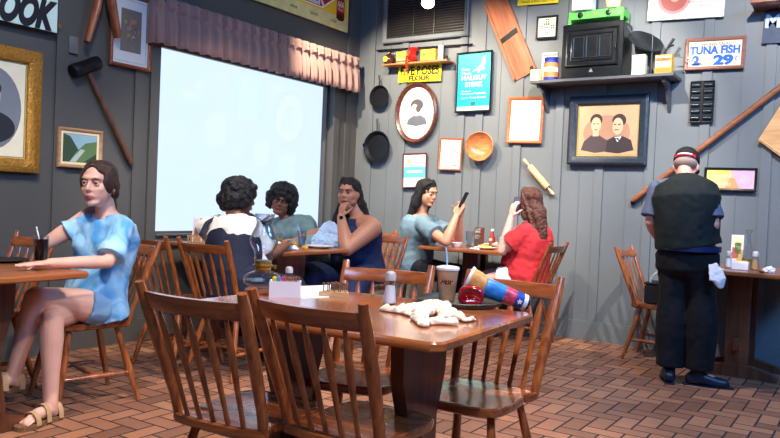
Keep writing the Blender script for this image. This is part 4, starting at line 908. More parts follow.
ta = ptd(485, 287, base+V((-.0, -.01, 0))); tb = ptd(527.5, 303.5, base+V((.07, .06, 0)))
bluep = mat('printed_blue', (40, 130, 215), rough=.35, var=.5, vscale=34); redp = mat('printed_pink_red', (196, 70, 96), rough=.35, var=.45, vscale=60)
tr_ = lying('printed_tube', 'blue, red and white printed paper tube lying across the tray edge', 'tube', ta, tb, [
    ('blue_section', [(.0, -.02), (.036, -.02), (.038, 0), (.036, .42)], bluep), ('red_section', [(.036, .42), (.033, .68)], redp),
    ('navy_section', [(.033, .68), (.032, .86)], pm((24, 62, 160))), ('white_band', [(.032, .86), (.032, .95), (.0325, .95)], pm((232, 236, 244))), ('dark_end', [(.030, .94), (.030, 1.0), (0, 1.0)], pm((22, 26, 40)))])
Lt = (tb-ta).length; vl = (tr_.matrix_world.inverted() @ CAM); an = math.atan2(vl.y, vl.x)
for k, (t_, rr) in enumerate(((.77, .0329),)):
    M_ = Matrix.Rotation(an+.15, 4, 'Z') @ Matrix.Translation((rr, 0, t_*Lt)) @ Matrix.Rotation(pi/2, 4, 'Y')
    star = [( (.012 if i % 2 == 0 else .006)*cos(i*pi/5), (.012 if i % 2 == 0 else .006)*sin(i*pi/5)) for i in range(10)]
    m = MB(M=M_); m.prism(star, -.002, .001); m.build('star', pm((240, 242, 250)), tr_)
# towel
towm = mat('white_towel', (236, 222, 198), rough=.95, var=.08, vscale=12, bump=.3, bscale=160)
# ---------------- far left table
def tumbler(p, label, fill, h=.15, R=.036, straw=None, group='drinking glasses on the tables', lvl=.8, name='drinking_glass'):
    r = at_root(name, p, label, 'glass', group)
    m = MB(); m.lathe([(R*.75, 0), (R*.78, .004), (R, h), (R*.96, h), (R*.72, .008), (0, .008)], 22); m.build('tumbler', clear, r)
    if fill: m = MB(); m.lathe([(R*.69, .0095), (R*(.70+.24*lvl), h*lvl), (0, h*lvl+.001)], 22); m.build('drink', fill, r)
    if straw: m = MB(); m.tube([(-.0, 0, .02), (-R*.6, 0, h*.96), (-R*1.2, 0, h+.045)], .0035, n=8); m.build('straw', pm(straw), r)
    return r
cola = mat('cola', (40, 14, 8), rough=.1, var=.3)
tumbler(slab(40.5, 261.5), 'ribbed glass of dark cola with a white straw on the far left table', cola, .135, .040, (230, 232, 236), lvl=.88)
p = slab(2, 261.5); r = at_root('dark_plate', V((p.x, p.y, .75)), 'dark flat dish at the left edge of the photo on the far left table', 'dish')
m = MB(); m.lathe([(.09, 0), (.13, .010), (.132, .013), (.09, .005), (0, .005)], 32); m.build('dish', blackf, r)
# ---------------- three women's table, z .765
Z2 = .7655
def pt2(x, y): return V((x, y, Z2))
def menu_card(p, label, h, w, cols, rz=0, group='menu cards standing on the tables'):
    r = at_root('menu_card', p, label, 'menu', group, rz)
    m = MB(); m.box((0, 0, h/2), (w, .004, h), rot=Matrix.Rotation(R_(-8), 4, 'X')); m.build('card', white, r)
    y0_ = -.004
    F_ = Matrix.Translation((0, 0, h/2)) @ Matrix.Rotation(R_(-8), 4, 'X') @ Matrix(((1, 0, 0, 0), (0, 0, -1, -.0025), (0, 1, 0, 0), (0, 0, 0, 1)))
    for (x0, ya, x1, yb, cc) in cols: m = MB(M=F_); m.prism(rc(x0*w, ya*h, x1*w, yb*h), 0, .0008); m.build('printed_panel', pm(cc), r)
    return r
pm_ = onx(181, 237, -4.45); 
menu_card(V((-4.42, 3.98, Z2)), 'upright printed menu card by the window beside the woman in the white blouse', .19, .085, [(-.45, .1, .1, .45, (215, 205, 215)), (.12, -.1, .45, .48, (120, 60, 130)), (-.4, -.45, .3, .02, (190, 120, 110)), (-.3, -.2, .1, .2, (110, 110, 120))], R_(35))
r = at_root('condiment_box', pt2(-4.34, 3.90), 'slatted wooden condiment box at the foot of the window menu card', 'box', rz=R_(30))
m = MB(); m.box((0, 0, .004), (.13, .08, .008)); [m.box((x, y, .03), (.012, .006, .06)) for x in (-.055, -.033, -.011, .011, .033, .055) for y in (-.037, .037)]; m.build('slats', wood('box_wood', (150, 110, 70), (190, 150, 105)), r)
m = MB(); [m.box((0, y, .055), (.13, .008, .01)) for y in (-.037, .037)]; m.build('rim', wood('box_wood', 0, 0), r)
icew = mat('iced_water', (205, 225, 240), rough=.1, var=.3, vscale=40)
waterm = glass('water_look', (215, 230, 245), .1, .8, .45)
tumbler(pt2(-3.62, 4.28), 'clear tumbler with a blue straw in front of the woman in the green jacket', waterm, .13, .040, (120, 185, 245), lvl=.7)
tumbler(pt2(-3.98, 4.42), 'tumbler of yellow drink close to the elbow of the woman in the green jacket', mat('yellow_drink', (220, 170, 60), rough=.2, var=.3), .09, .036, lvl=.6)
def plate(p, label, R=.12, col=(238, 240, 244), group='plates on the tables', food=None):
    r = at_root('plate', p, label, 'plate', group)
    m = MB(); m.lathe([(R*.6, 0), (R*.95, .014), (R, .018), (R*.94, .019), (R*.6, .006), (0, .006)], 32); m.build('dish', mat('plate_white', col, rough=.2, var=.02), r)
    return r
plate(pt2(-3.60, 4.46), 'white plate in front of the woman in the navy dress', .12)
def crumple(name, p, s_, mt, label, cat, group=None, flat=.5, seed=3):
    m = MB(); m.ball((0, 0, 0), (s_, s_*.8, s_*flat), 22, 14); o = m.build(name, mt, loc=(p.x, p.y, p.z))
    for v in o.data.vertices:
        n1 = noise.noise(v.co*(2.2/s_)+V((seed, 0, 0))); v.co += v.co.normalized()*s_*.45*n1; v.co.z = max(v.co.z+s_*flat*.8, 0)
    for q in o.data.polygons: q.use_smooth = False
    return tag(o, label, cat, group)
napm = mat('paper_napkin', (240, 242, 246), rough=.9, var=.03)
crumple('napkin', pt2(-3.55, 4.05), .07, napm, 'crumpled white napkin on the table by the elbow of the woman in white', 'napkin', None, .22, 5)
crumple('napkin', pt2(-3.86, 4.25), .05, napm, 'small crumpled napkin in the middle of the three women\'s table', 'napkin', None, .5, 9)
for k, (x, y) in enumerate(((-3.76, 4.42), (-3.52, 4.2), (-3.9, 4.52))):
    crumple('food_morsel', pt2(x, y), .022, mat('fried_food', (222, 160, 60), rough=.6, var=.3, vscale=60), ('small golden bit of food right of the clear tumbler', 'small golden bit of food by the left napkin', 'small golden bit of food near the window side of the table')[k], 'food', None, .7, k)
# ---------------- two women's table
menu_card(pt2(-3.08, 6.16), 'black, white and red menu card on the table between the two women', .175, .09, [(-.5, -.5, .5, .5, (50, 40, 40)), (-.45, .2, .1, .46, (226, 222, 215)), (-.45, -.1, .1, .12, (200, 190, 180)), (.14, -.3, .46, .48, (170, 50, 50))], R_(28))
r = at_root('sauce_bottle', pt2(-2.94, 6.14), 'red sauce bottle standing beside the menu card of the two women', 'bottle')
m = MB(); m.lathe([(.028, 0), (.03, .01), (.03, .09), (.014, .12), (.012, .15)], 18); m.build('body', pm((150, 36, 30)), r); m = MB(); m.lathe([(.015, .15), (.015, .17), (0, .172)], 14); m.build('cap', white, r)
shaker(pt2(-2.84, 6.12), 'glass shaker with a yellow tint beside the red sauce bottle', mat('mustard_fill', (200, 180, 90), rough=.6), .95)
shaker(pt2(-2.90, 6.03), 'dark pepper shaker in front of the red sauce bottle', pepm, .8)
tumbler(pt2(-2.99, 5.80), 'empty clear tumbler in front of the menu card of the two women', waterm, .15, .040, lvl=.25)
tumbler(pt2(-2.72, 5.86), 'milky white cup near the elbow of the woman in red', mat('milk_drink', (232, 236, 240), rough=.3, var=.05), .12, .034, lvl=.95, name='white_drink')
plate(pt2(-2.86, 5.86), 'white plate of chips between the two women', .10)
for k in range(9):
    a_ = k*2.1; m = MB(); m.tube([(0, 0, 0), (.05*cos(a_), .05*sin(a_), .004)], .0055, n=6, smooth=False)
    o = m.build('potato_chip', mat('chips_yellow', (240, 200, 70), rough=.5, var=.2, vscale=40), loc=(-2.87+.022*cos(k*1.3), 5.86+.022*sin(k*1.7), Z2+.016+.005*(k % 3))); tag(o, 'yellow potato chip in the heap on the white plate', 'chip', 'chips heaped on the plate of the two women')
r = at_root('small_bowl', pt2(-3.10, 5.76), 'small white bowl near the elbow of the woman with the phone', 'bowl')
m = MB(); m.lathe([(.03, 0), (.045, .02), (.055, .045), (.052, .045), (.04, .02), (0, .006)], 24); m.build('bowl', wc, r)
crumple('napkin', pt2(-2.88, 5.68), .045, napm, 'flat white napkin at the near edge of the two women\'s table', 'napkin', None, .2, 2)
# ---------------- table by the standing man
def onX2(px, py, Y): return ony(px, py, Y)
q = lambda px, Y: V((ony(px, 262, Y).x, Y, Z2))
menu_card(q(736.5, 6.12), 'pale printed menu card on the table beside the standing man', .24, .085, [(-.42, .15, .42, .45, (226, 222, 180)), (-.4, -.25, .1, .1, (190, 90, 80)), (.0, -.45, .42, .05, (200, 170, 90)), (-.2, -.1, .3, .25, (120, 150, 90))], R_(4))
r = at_root('glass_cruet', q(747.5, 6.05), 'tall glass cruet with a flared neck beside the pale menu card', 'cruet')
m = MB(); m.lathe([(.036, 0), (.042, .01), (.042, .10), (.03, .15), (.016, .2), (.014, .25), (.03, .285)], 22, caps=False); m.build('body', clear, r)
m = MB(); m.lathe([(.034, .006), (.038, .012), (.038, .07), (0, .072)], 18); m.build('contents', mat('olive_fill', (150, 130, 70), rough=.4, var=.4, vscale=60), r)
shaker(q(728.5, 5.86), 'white salt shaker close to the hip of the standing man', saltm, 1.1)
shaker(q(755.5, 5.82), 'shaker of brown spice with a steel lid at the right of the wall table', mat('spice_fill', (190, 150, 100), rough=.6), 1.2)
p = q(740.5, 5.75); r = at_root('sugar_caddy', p, 'small white square caddy in front of the pale menu card', 'caddy')
m = MB(); m.box((0, 0, .03), (.11, .07, .06), b=.004); m.build('tub', wc, r); m = MB(); m.box((0, 0, .062), (.09, .05, .006)); m.build('packet_stack', pm((226, 190, 120)), r)
crumple('napkin', q(770, 5.66), .035, napm, 'crumpled white napkin at the right end of the wall table', 'napkin', None, .7, 11)
m = MB(); m.ball((0, 0, .008), (.02, .012, .008), 12, 8); o = m.build('food_morsel', pm((120, 56, 30)), loc=q(762.5, 5.62)); tag(o, 'small brown scrap beside the crumpled napkin on the wall table', 'food')
m = MB(); m.prism([(-.05, -.04), (.05, -.05), (.04, .04), (-.04, .05)], 0, .003); o = m.build('paper_slip', pm((232, 228, 170)), loc=q(718, 5.66)); tag(o, 'pale yellow paper slip on the wall table beside the standing man', 'paper')
# bag on the chair by the wall
r = empty('black_bag', (-1.36, 5.97, .4425), R_(2), 'boxy black bag with a white handle on the chair by the back wall', 'bag')
bagm = mat('black_canvas', (20, 24, 34), rough=.6, bump=.2, bscale=150)
m = MB(); m.box((0, 0, .075), (.27, .26, .15), b=.012); m.build('body', bagm, r); m = MB(); m.box((0, 0, .158), (.275, .265, .016), b=.004); m.build('lid', bagm, r)
m = MB(); m.tube([(-.02+.075*cos(a_), -.10, .166+.085*sin(a_)) for a_ in [k*pi/10 for k in range(11)]], .007, n=8); m.build('handle', pm((205, 214, 224)), r)
# ================================================================== people
def capsule(m, p0, p1, r0, r1, n=14, flat=1.0, upv=None):
    p0, p1 = V(p0), V(p1); d = (p1-p0); L_ = d.length; d = d.normalized() if L_ > 1e-6 else V((0, 0, 1)); P = []; Rr = []
    for a in (80, 55, 28): P.append(p0-d*r0*sin(R_(a))); Rr.append(r0*cos(R_(a)))
    for t in (0, .25, .5, .75, 1): P.append(p0.lerp(p1, t)); Rr.append(r0+(r1-r0)*t)
    for a in (28, 55, 80): P.append(p1+d*r1*sin(R_(a))); Rr.append(r1*cos(R_(a)))
    m.tube(P, Rr, n=n, flat=flat, upv=upv)
def limb(m, pts, n=16):
    # pts: (point, radius) joined by tapered capsules
    for (a, ra), (b, rb) in zip(pts, pts[1:]): capsule(m, a, b, ra, rb, n)
def fuse(m, name, mt, parent, origin, vox=.007, smooth=4, wr=0, wscale=11, seed=0, post=None, dec=0):
    m.v = [q-origin for q in m.v]; o = m.build(name, mt, parent)
    modmesh(o, ('REMESH', dict(mode='VOXEL', voxel_size=vox)), ('SMOOTH', dict(factor=.5, iterations=smooth)))
    me = o.data
    if wr:
        nn = [v.normal.copy() for v in me.vertices]
        for v, q in zip(me.vertices, nn):
            c = v.co+V((seed*3.7, 0, 0)); a = noise.noise(V((c.x*wscale, c.y*wscale, c.z*wscale*.55)))+.5*noise.noise(c*wscale*2.3)
            v.co += q*(wr*(a-.15*abs(a)))
    if post: post(me)
    if dec: modmesh(o, ('DECIMATE', dict(ratio=dec)))
    for q in o.data.polygons: q.use_smooth = True
    if not o.data.materials: o.data.materials.append(mt)
    return o
def hand(m, wr, d, nrm, side, curl=.4, s=1.0, spread=.16, thumb=.6):
    d = V(d).normalized(); nrm = (V(nrm)-d*V(nrm).dot(d)).normalized(); lat = d.cross(nrm)*(1 if side == 'R' else -1)   # lat points to the thumb
    wr = V(wr); capsule(m, wr-d*.01, wr+d*.03*s, .024*s, .026*s, flat=.62, upv=nrm)
    kn = []
    for i, (off, L_) in enumerate(((.030, .088), (.010, .092), (-.010, .088), (-.028, .08))):
        k = wr+d*L_*s+lat*off*s; kn.append(k); capsule(m, wr+d*.02*s+lat*off*.6*s, k, .0135*s, .0105*s)
    for i, k in enumerate(kn):
        L_ = (.068, .076, .071, .055)[i]*s; a = curl*.5; sp = (.5-i/3)*spread*2; p = k; r = .0092*s
        for j, fr in enumerate((.45, .32, .23)):
            dd = (d*cos(a)+nrm*sin(a)+lat*sp*.35).normalized(); q = p+dd*L_*fr; capsule(m, p, q, r, r*.92, 8); r *= .92; p = q; a += curl
    b = wr+d*.022*s+lat*.022*s; t1 = (lat*.75+d*.6+nrm*.35).normalized(); t2 = (lat*.35+d*.85+nrm*thumb).normalized()
    p1 = b+t1*.042*s; capsule(m, b, p1, .014*s, .0115*s, 8); p2 = p1+t2*.034*s; capsule(m, p1, p2, .011*s, .010*s, 8); p3 = p2+(t2+nrm*.3).normalized()*.026*s; capsule(m, p2, p3, .0098*s, .0085*s, 8)
def skin(name, c): return mat(name, c, rough=.45, sub=.12, var=.05, vscale=12)
def hframe(c, fwd, roll=0):
    f_ = V(fwd).normalized(); x = f_.cross(V((0, 0, 1))).normalized(); z = x.cross(f_)
    return Matrix(((x.x, f_.x, z.x, c.x), (x.y, f_.y, z.y, c.y), (x.z, f_.z, z.z, c.z), (0, 0, 0, 1))) @ Matrix.Rotation(roll, 4, 'Y')
def head_blobs(m, HM, s=1.0, plump=0):
    T0 = m.M; m.M = HM @ Matrix.Scale(s, 4)
    m.ball((0, -.012, .032), (.076, .095, .084), 28, 18); m.ball((0, .020, -.030), (.064+plump*.008, .069, .082), 28, 18)
    m.ball((0, .066, -.092), (.024, .020, .018)); m.ball((0, .072, .030), (.050, .022, .016), 18, 12)
    for x in (-1, 1):
        capsule(m, (x*.052, -.004, -.048), (x*.020, .062, -.090), .013+plump*.008, .014+plump*.004, 12)
        m.ball((x*.040, .057, -.024), (.019+plump*.010, .018, .018+plump*.006))
        if plump: m.ball((x*.046, .03, -.066), (.026, .036, .028))
        m.ball((x*.076, -.006, -.010), (.010, .019, .031), rot=Matrix.Rotation(x*.25, 4, 'Z'))
    capsule(m, (0, .084, .016), (0, .102, -.022), .0075, .0105, 12); m.ball((0, .094, -.028), (.016, .010, .008))
    m.ball((0, .082, -.056), (.024, .014, .014))
    if plump: m.ball((0, .03, -.105), (.05, .05, .025))
    m.M = T0
def face_parts(HM, root, org, s, iris, brow, lip, glasses=False, skm=None):
    K = Matrix.Translation(-org) @ HM @ Matrix.Scale(s, 4)
    for x in (-1, 1):
        m = MB(M=K); m.ball((x*.031, .0708, .006), .0118, 16, 10); e = m.build('eye', pm((225, 222, 220), rough=.2), root)
        m = MB(M=K); m.ball((x*.0315, .0812, .0058), (.0064, .0030, .0062), 14, 8); m.build('iris', pm(iris, rough=.1), e)
        m = MB(M=K); m.tube([(x*.015, .0925, .023), (x*.031, .0925, .0285), (x*.048, .081, .024)], [.0022, .0032, .0018], n=8); m.build('eyebrow', pm(brow), root)
        m = MB(M=K); m.tube([(x*.0175, .0800, .0085), (x*.024, .0835, .0122), (x*.031, .0848, .0130), (x*.038, .0820, .0120), (x*.0455, .0740, .0078)], [.002, .0042, .0048, .0042, .002], n=8)
        m.tube([(x*.0175, .0790, .0040), (x*.024, .0815, -.0010), (x*.031, .0828, -.0030), (x*.038, .0800, -.0010), (x*.0455, .0735, .0050)], [.0018, .0028, .003, .0028, .0018], n=8); m.build('eyelid', skm, root)
        m = MB(M=K); m.tube([(x*.019, .0838, .0092), (x*.031, .0890, .0100), (x*.045, .0765, .0078)], [.0010, .0017, .0012], n=6); m.build('eyelashes', pm(brow), root)
    m = MB(M=K); m.tube([(-.021, .084, -.059), (-.011, .0925, -.056), (0, .0950, -.0570), (.011, .0925, -.056), (.021, .084, -.059)], [.0015, .0034, .0036, .0034, .0015], n=10)
    m.tube([(-.019, .084, -.061), (-.010, .0905, -.0635), (0, .0925, -.0645), (.010, .0905, -.0635), (.019, .084, -.061)], [.0015, .0038, .0046, .0038, .0015], n=10); m.build('lips', pm(lip, rough=.35), root)
    if glasses:
        g = pm((30, 26, 30), rough=.2); m = MB(M=K)
        for x in (-1, 1):
            m.tube([(x*.033+.024*cos(q), .103-.004*abs(cos(q)), .004+.018*sin(q)) for q in [k*2*pi/18 for k in range(19)]], .0022, n=8); m.tube([(x*.057, .10, .008), (x*.075, .06, .010), (x*.08, -.005, .006)], .002, n=6)
        m.tube([(-.010, .104, .006), (.010, .104, .006)], .002, n=6); m.build('glasses', g, root)
def sockets(HM, org, s):
    K = (Matrix.Translation(-org) @ HM @ Matrix.Scale(s, 4)).inverted(); Ki = K.inverted()
    def f(me):
        for v in me.vertices:
            q = K @ v.co
            if q.length > .2 or q.y < .03: continue
            dz = 0
            for x in (-1, 1): dd = ((q.x-x*.031)/.019)**2+((q.z-.006)/.013)**2; dz += .009*math.exp(-dd)
            q.y -= dz; v.co = Ki @ q
    return f
def torso(m, pv, ch, nk, fwd, w=1.0, d=1.0, belly=0, bust=0):
    # elliptical sections from the seat up to the neck base
    pv, ch, nk = V(pv), V(ch), V(nk); S = []; low = pv-(ch-pv).normalized()*.07
    for p, a, b in ((low, .10, .08), (pv-(ch-pv)*.1, .165, .115), (pv+(ch-pv)*.12, .172, .12), (pv.lerp(ch, .45), .142, .102), (pv.lerp(ch, .8), .155, .112), (ch, .165, .112), (ch.lerp(nk, .55), .155, .088), (ch.lerp(nk, .85), .095, .066), (nk, .056, .055)):
        S.append((p, a*w, b*d))
    m.tube([q[0] for q in S], [(q[1], q[2]) for q in S], n=28, upv=fwd)
    f_ = V(fwd).normalized(); side = f_.cross(V((0, 0, 1))).normalized()
    if belly: m.ball(pv.lerp(ch, .35)+f_*.05*d, (.15*w, .15*w, .13))
    if bust:
        for x in (-1, 1): m.ball(pv.lerp(ch, .86)+side*x*.075*w+f_*(.075*d), (.072*bust, .072*bust, .072*bust))
def person(J, label, name='person', sk=(215, 165, 140), w=1.0, d=1.0, belly=0, bust=0, hs=1.0, plump=0, group=None, armr=1.0, legr=1.0, iris=(60, 40, 30), brow=(40, 28, 22), lip=(180, 95, 90), glasses=False, hands=None, tag_cat='person', bare_feet=()):
    fwd = V(J['fwd']); org = V((J['pv'].x, J['pv'].y, 0)); r = empty(name, org, 0, label, tag_cat, group)
    skm = skin('skin_%d_%d_%d' % sk, sk); m = MB()
    torso(m, J['pv'], J['ch'], J['nk'], fwd, w, d, belly, bust)
    HM = hframe(J['hd'], J['hf'], J.get('hroll', 0)); low = HM @ V((0, -.035, -.06))
    capsule(m, J['nk']-V((0, 0, .02)), low, .054*(1+.15*plump), .050*(1+.15*plump)); head_blobs(m, HM, hs, plump)
    for s_ in 'LR':
        sh, e, wr = J['sh'+s_], J['el'+s_], J['wr'+s_]
        limb(m, [(J['ch'].lerp(J['nk'], .5).lerp(sh, .5), .062*armr), (sh, .055*armr), (sh.lerp(e, .45), .048*armr), (e, .038*armr)]); limb(m, [(e, .038*armr), (e.lerp(wr, .3), .040*armr), (wr, .0255*(.5+.5*armr))])
        hd_, hn_, cu = J['hand'+s_]; hand(m, wr, hd_, hn_, s_, cu, J.get('hsz', .95))
        hp, kn, an, toe = J['hp'+s_], J['kn'+s_], J['an'+s_], J['toe'+s_]
        limb(m, [(hp, .088*legr), (hp.lerp(kn, .45), .076*legr), (kn, .055*legr)]); limb(m, [(kn, .054*legr), (kn.lerp(an, .28), .054*legr), (kn.lerp(an, .65), .040*legr), (an, .034*legr)])
        heel = an+V((0, 0, -.045))-(toe-an)*.12; capsule(m, heel, an, .030, .034); limb(m, [(an-(toe-an)*.0+V((0, 0, -.02)), .034), (an.lerp(toe, .6), .030), (toe, .018)])
        tv = (toe-an); tv = tv.normalized(); sd_ = tv.cross(V((0, 0, 1))).normalized()
        for k in range(5): capsule(m, toe+sd_*(k-2)*.014-tv*.02, toe+sd_*(k-2)*.014+tv*(.016-.003*abs(k-1)), .0095, .008, 8)
    body = fuse(m, 'body', skm, r, org, .0060, 5, post=sockets(HM, org, hs), dec=.6)
    face_parts(HM, r, org, hs, iris, brow, lip, glasses, skm)
    return r, org, HM, J
def garment_top(J, r, org, mt, w=1.0, d=1.0, belly=0, bust=0, sleeve=.55, sleeveR=0, sr=1.25, loose=.014, name='shirt', wr=.006, seed=1, hem=None, neckdrop=.03, armr=1.0, long=False):
    m = MB(); pv, ch, nk = J['pv'], J['ch'], J['nk']; f_ = V(J['fwd']).normalized()
    k = loose/.14; nk2 = nk-(nk-ch).normalized()*neckdrop
    low = hem if hem is not None else pv-V((0, 0, .06)); S = []
    for p, a, b in ((low, .178, .13), (pv+(ch-pv)*.05, .182, .134), (pv.lerp(ch, .45), .158, .118), (pv.lerp(ch, .8), .168, .124), (ch, .176, .122), (ch.lerp(nk, .55), .162, .098), (ch.lerp(nk, .82), .108, .080), (nk2, .070, .068)):
        S.append((p, a*w*(1+k*.5), b*d*(1+k*.5)))
    m.tube([q[0] for q in S], [(q[1], q[2]) for q in S], n=28, upv=J['fwd'])
    side = f_.cross(V((0, 0, 1))).normalized()
    if belly: m.ball(pv.lerp(ch, .35)+f_*.055*d, (.16*w, .16*w, .14))
    if bust:
        for x in (-1, 1): m.ball(pv.lerp(ch, .86)+side*x*.075*w+f_*(.085*d), (.078*bust,)*3)
    for s_ in 'LR':
        sh, e, wr_ = J['sh'+s_], J['el'+s_], J['wr'+s_]; P = [(J['ch'].lerp(nk, .5).lerp(sh, .45), .074*armr), (sh, .066*armr)]
        if sleeve > 0:
            q = sh.lerp(e, min(sleeve if s_ == 'L' else (sleeveR or sleeve), 1)); m.tube([sh-(e-sh)*.15, sh, sh.lerp(q, .6), q], [.05*armr, .064*armr, .062*armr*sr/1.15, .060*armr*sr], n=18)
            if long: limb(m, [(e, .052*armr), (e.lerp(wr_, .85), .040*armr)])
        if sleeve > 0: limb(m, P)
    return fuse(m, name, mt, r, org, .008, 3, wr=wr, seed=seed, dec=.6)
def garment_legs(J, r, org, mt, w=1.0, d=1.0, legr=1.0, length=1.0, loose=1.2, name='trousers', seed=2, wr=.006, top=.25):
    m = MB(); pv, ch = J['pv'], J['ch']
    m.tube([pv-(ch-pv).normalized()*.085, pv-(ch-pv)*.1, pv+(ch-pv)*.12, pv.lerp(ch, top)], [(.12*w, .10*d), (.178*w, .128*d), (.180*w, .128*d), (.160*w, .116*d)], n=26, upv=J['fwd'])
    for s_ in 'LR':
        hp, kn, an = J['hp'+s_], J['kn'+s_], J['an'+s_]
        if length <= .5: q = hp.lerp(kn, length*2); m.tube([hp-(kn-hp)*.1, hp, hp.lerp(q, .5), q], [.08*legr, .098*legr, .096*legr, .098*legr], n=18)
        else:
            limb(m, [(hp, .096*legr), (hp.lerp(kn, .5), .086*legr), (kn, .066*legr*loose)]); q = kn.lerp(an, (length-.5)*2); m.tube([kn, kn.lerp(q, .3), kn.lerp(q, .7), q], [.064*legr*loose, .064*legr*loose, .056*legr*loose, .055*legr*loose], n=18)
    return fuse(m, name, mt, r, org, .008, 3, wr=wr, seed=seed, dec=.6)
def shoe(J, s_, r, org, mt, sole, name='shoe'):
    an, toe = J['an'+s_], J['toe'+s_]; tv = toe-an; tv.z = 0; tv.normalize(); z0 = toe.z-.022; A = V((an.x, an.y, z0))-tv*.05; B = V((toe.x, toe.y, z0))+tv*.03
    m = MB(); limb(m, [(A+V((0, 0, .035)), .038), (A.lerp(B, .35)+V((0, 0, .045)), .042), (A.lerp(B, .7)+V((0, 0, .028)), .040), (B-tv*.02+V((0, 0, .024)), .037)]); capsule(m, A+V((0, 0, .04)), an+V((0, 0, .0)), .040, .044)
    for i in range(len(m.v)): m.v[i].z = max(m.v[i].z, z0-.004)
    o = fuse(m, name, mt, r, org, .007, 3, dec=.6)
    sd_ = tv.cross(V((0, 0, 1))); m = MB(); poly = smoothpoly([(-.045, .0), (-.03, .034), (.05, .036), (.15, .046), (.21, .03), (.228, 0), (.21, -.03), (.15, -.046), (.05, -.036), (-.03, -.034)], 3); L_ = (B-A).length/.19
    M_ = Matrix(((tv.x, sd_.x, 0, A.x-org.x), (tv.y, sd_.y, 0, A.y-org.y), (0, 0, 1, z0-.012), (0, 0, 0, 1))); m.prism([(x*L_, y) for x, y in poly], 0, .016, M=M_); m.build('sole', sole, o); return o
def arm_hint(sh, wr, L1, L2, hint):
    # elbow from shoulder and wrist with fixed bone lengths
    sh, wr = V(sh), V(wr); d = wr-sh; D_ = min(d.length, (L1+L2)*.999); u = d.normalized(); a = (L1*L1-L2*L2+D_*D_)/(2*D_); h = math.sqrt(max(0, L1*L1-a*a)); hv = V(hint); hv = (hv-u*hv.dot(u)).normalized(); return sh+u*a+hv*h
def sit(pv, fwd, seatw=.09, knee=.42, spread=.0, foot=.0, kz=.50, shin=.42):
    f_ = V(fwd).normalized(); sd_ = f_.cross(V((0, 0, 1))).normalized(); J = {}
    for s_, x in (('R', 1), ('L', -1)):
        J['hp'+s_] = pv+sd_*x*seatw+V((0, 0, -.02)); k = pv+sd_*x*(seatw+spread)+f_*knee; k.z = kz; J['kn'+s_] = k
        a = k+f_*foot; a.z = .085; J['an'+s_] = a; J['toe'+s_] = a+f_*.15+V((0, 0, -.06))
    return J
def hairblob(m, HM, items):
    T0 = m.M; m.M = HM
    for it in items:
        if len(it) == 2: m.ball(it[0], it[1], 20, 14)
        else: capsule(m, it[0], it[1], it[2], it[3])
    m.M = T0
def strands(m, HM, paths, r0, n=8):
    T0 = m.M; m.M = HM
    for P in paths: m.tube(P, r0, n=n, flat=.6)
    m.M = T0
def hairline(m, HM, low=.0, part=0.0, back=0.0, k_=1.0):
    T0 = m.M; m.M = HM
    for x in (-1, 1):
        for k, dz in enumerate((0, .014, .028)):
            m.tube([(part, .058-k*.012-back, .104+k*.008), (part+x*.040, .058-k*.012-back, .086+dz-low), (x*.073, .026-k*.008-back, .050+dz-low), (x*.087, -.014-back, -.005), (x*.088, -.035-back, -.06)], [.012*k_, .016*k_, .016*k_, .017*k_, .014*k_], n=8, flat=.8)
    m.M = T0
hairmat = lambda nm, c, rough=.45: mat(nm, c, rough=rough, var=.45, vscale=30, stretch=(6, 6, .6), bump=.6, bscale=60)
def curly(r, org, HM, items, c, seed=1, amp=.016):
    m = MB(); hairblob(m, HM, items); m.v = [q for q in m.v]
    o = fuse(m, 'hair', mat('curly_black_hair', c, rough=.6, var=.5, vscale=60, bump=1, bscale=90), r, org, .006, 2)
    me = o.data; nn = [v.normal.copy() for v in me.vertices]
    for v, q in zip(me.vertices, nn): c_ = v.co*28+V((seed, 0, 0)); v.co += q*(amp*(noise.noise(c_)+.6*abs(noise.noise(c_*2.1))))
    return o
def dist(*a): return [round((a[i+1]-a[i]).length, 3) for i in range(len(a)-1)]
def report(n, J):
    print('FIG', n, 'torso', dist(J['pv'], J['ch'], J['nk'], J['hd']), *[s_+str(dist(J['sh'+s_], J['el'+s_], J['wr'+s_]))+str(dist(J['hp'+s_], J['kn'+s_], J['an'+s_])) for s_ in 'LR'], 'pv', [round(c, 2) for c in J['pv']], 'shw', round((J['shL']-J['shR']).length, 2))

# ---- 1 girl in the tie dye shirt
J = dict(fwd=V((.22, -.97, 0)), pv=V((-3.50, 2.44, .545)), hd=onx(99, 184, -3.45), hf=V((.42, -.9, -.04)))
J['nk'] = onx(107, 212, -3.46); J['ch'] = J['pv'].lerp(J['nk'], .72)+V((0, .03, 0))
J['shL'] = onx(123, 228, -3.31); J['elL'] = onx(108, 262, -3.25); J['wrL'] = onx(50, 263, -3.28)
J['shR'] = onx(80, 226, -3.62); J['elR'] = onx(46, 244, -3.70); J['wrR'] = onx(84, 214, -3.60)
J['handL'] = (V((-.05, -1, -.02)), V((0, 0, -1)), .06); J['handR'] = (V((.35, .75, .35)), V((.55, -.4, .3)), .45)
J['hpL'] = V((-3.41, 2.42, .52)); J['knL'] = onx(36, 298, -3.47); J['anL'] = onx(13, 375, -3.56); J['toeL'] = J['anL']+V((-.03, -.14, -.045))
J['hpR'] = V((-3.58, 2.42, .51)); J['knR'] = onx(52, 318, -3.40); J['anR'] = V((-3.33, 2.10, .085)); J['toeR'] = J['anR']+V((.03, -.14, -.055))
report('girl', J)
r, org, HM, _ = person(J, 'girl in a blue tie dye shirt sitting with crossed legs, one hand at her neck', sk=(226, 176, 156), w=.94, d=.92, armr=.86, legr=1.04, hs=1.06, iris=(60, 64, 60), brow=(84, 60, 48), lip=(196, 100, 104))
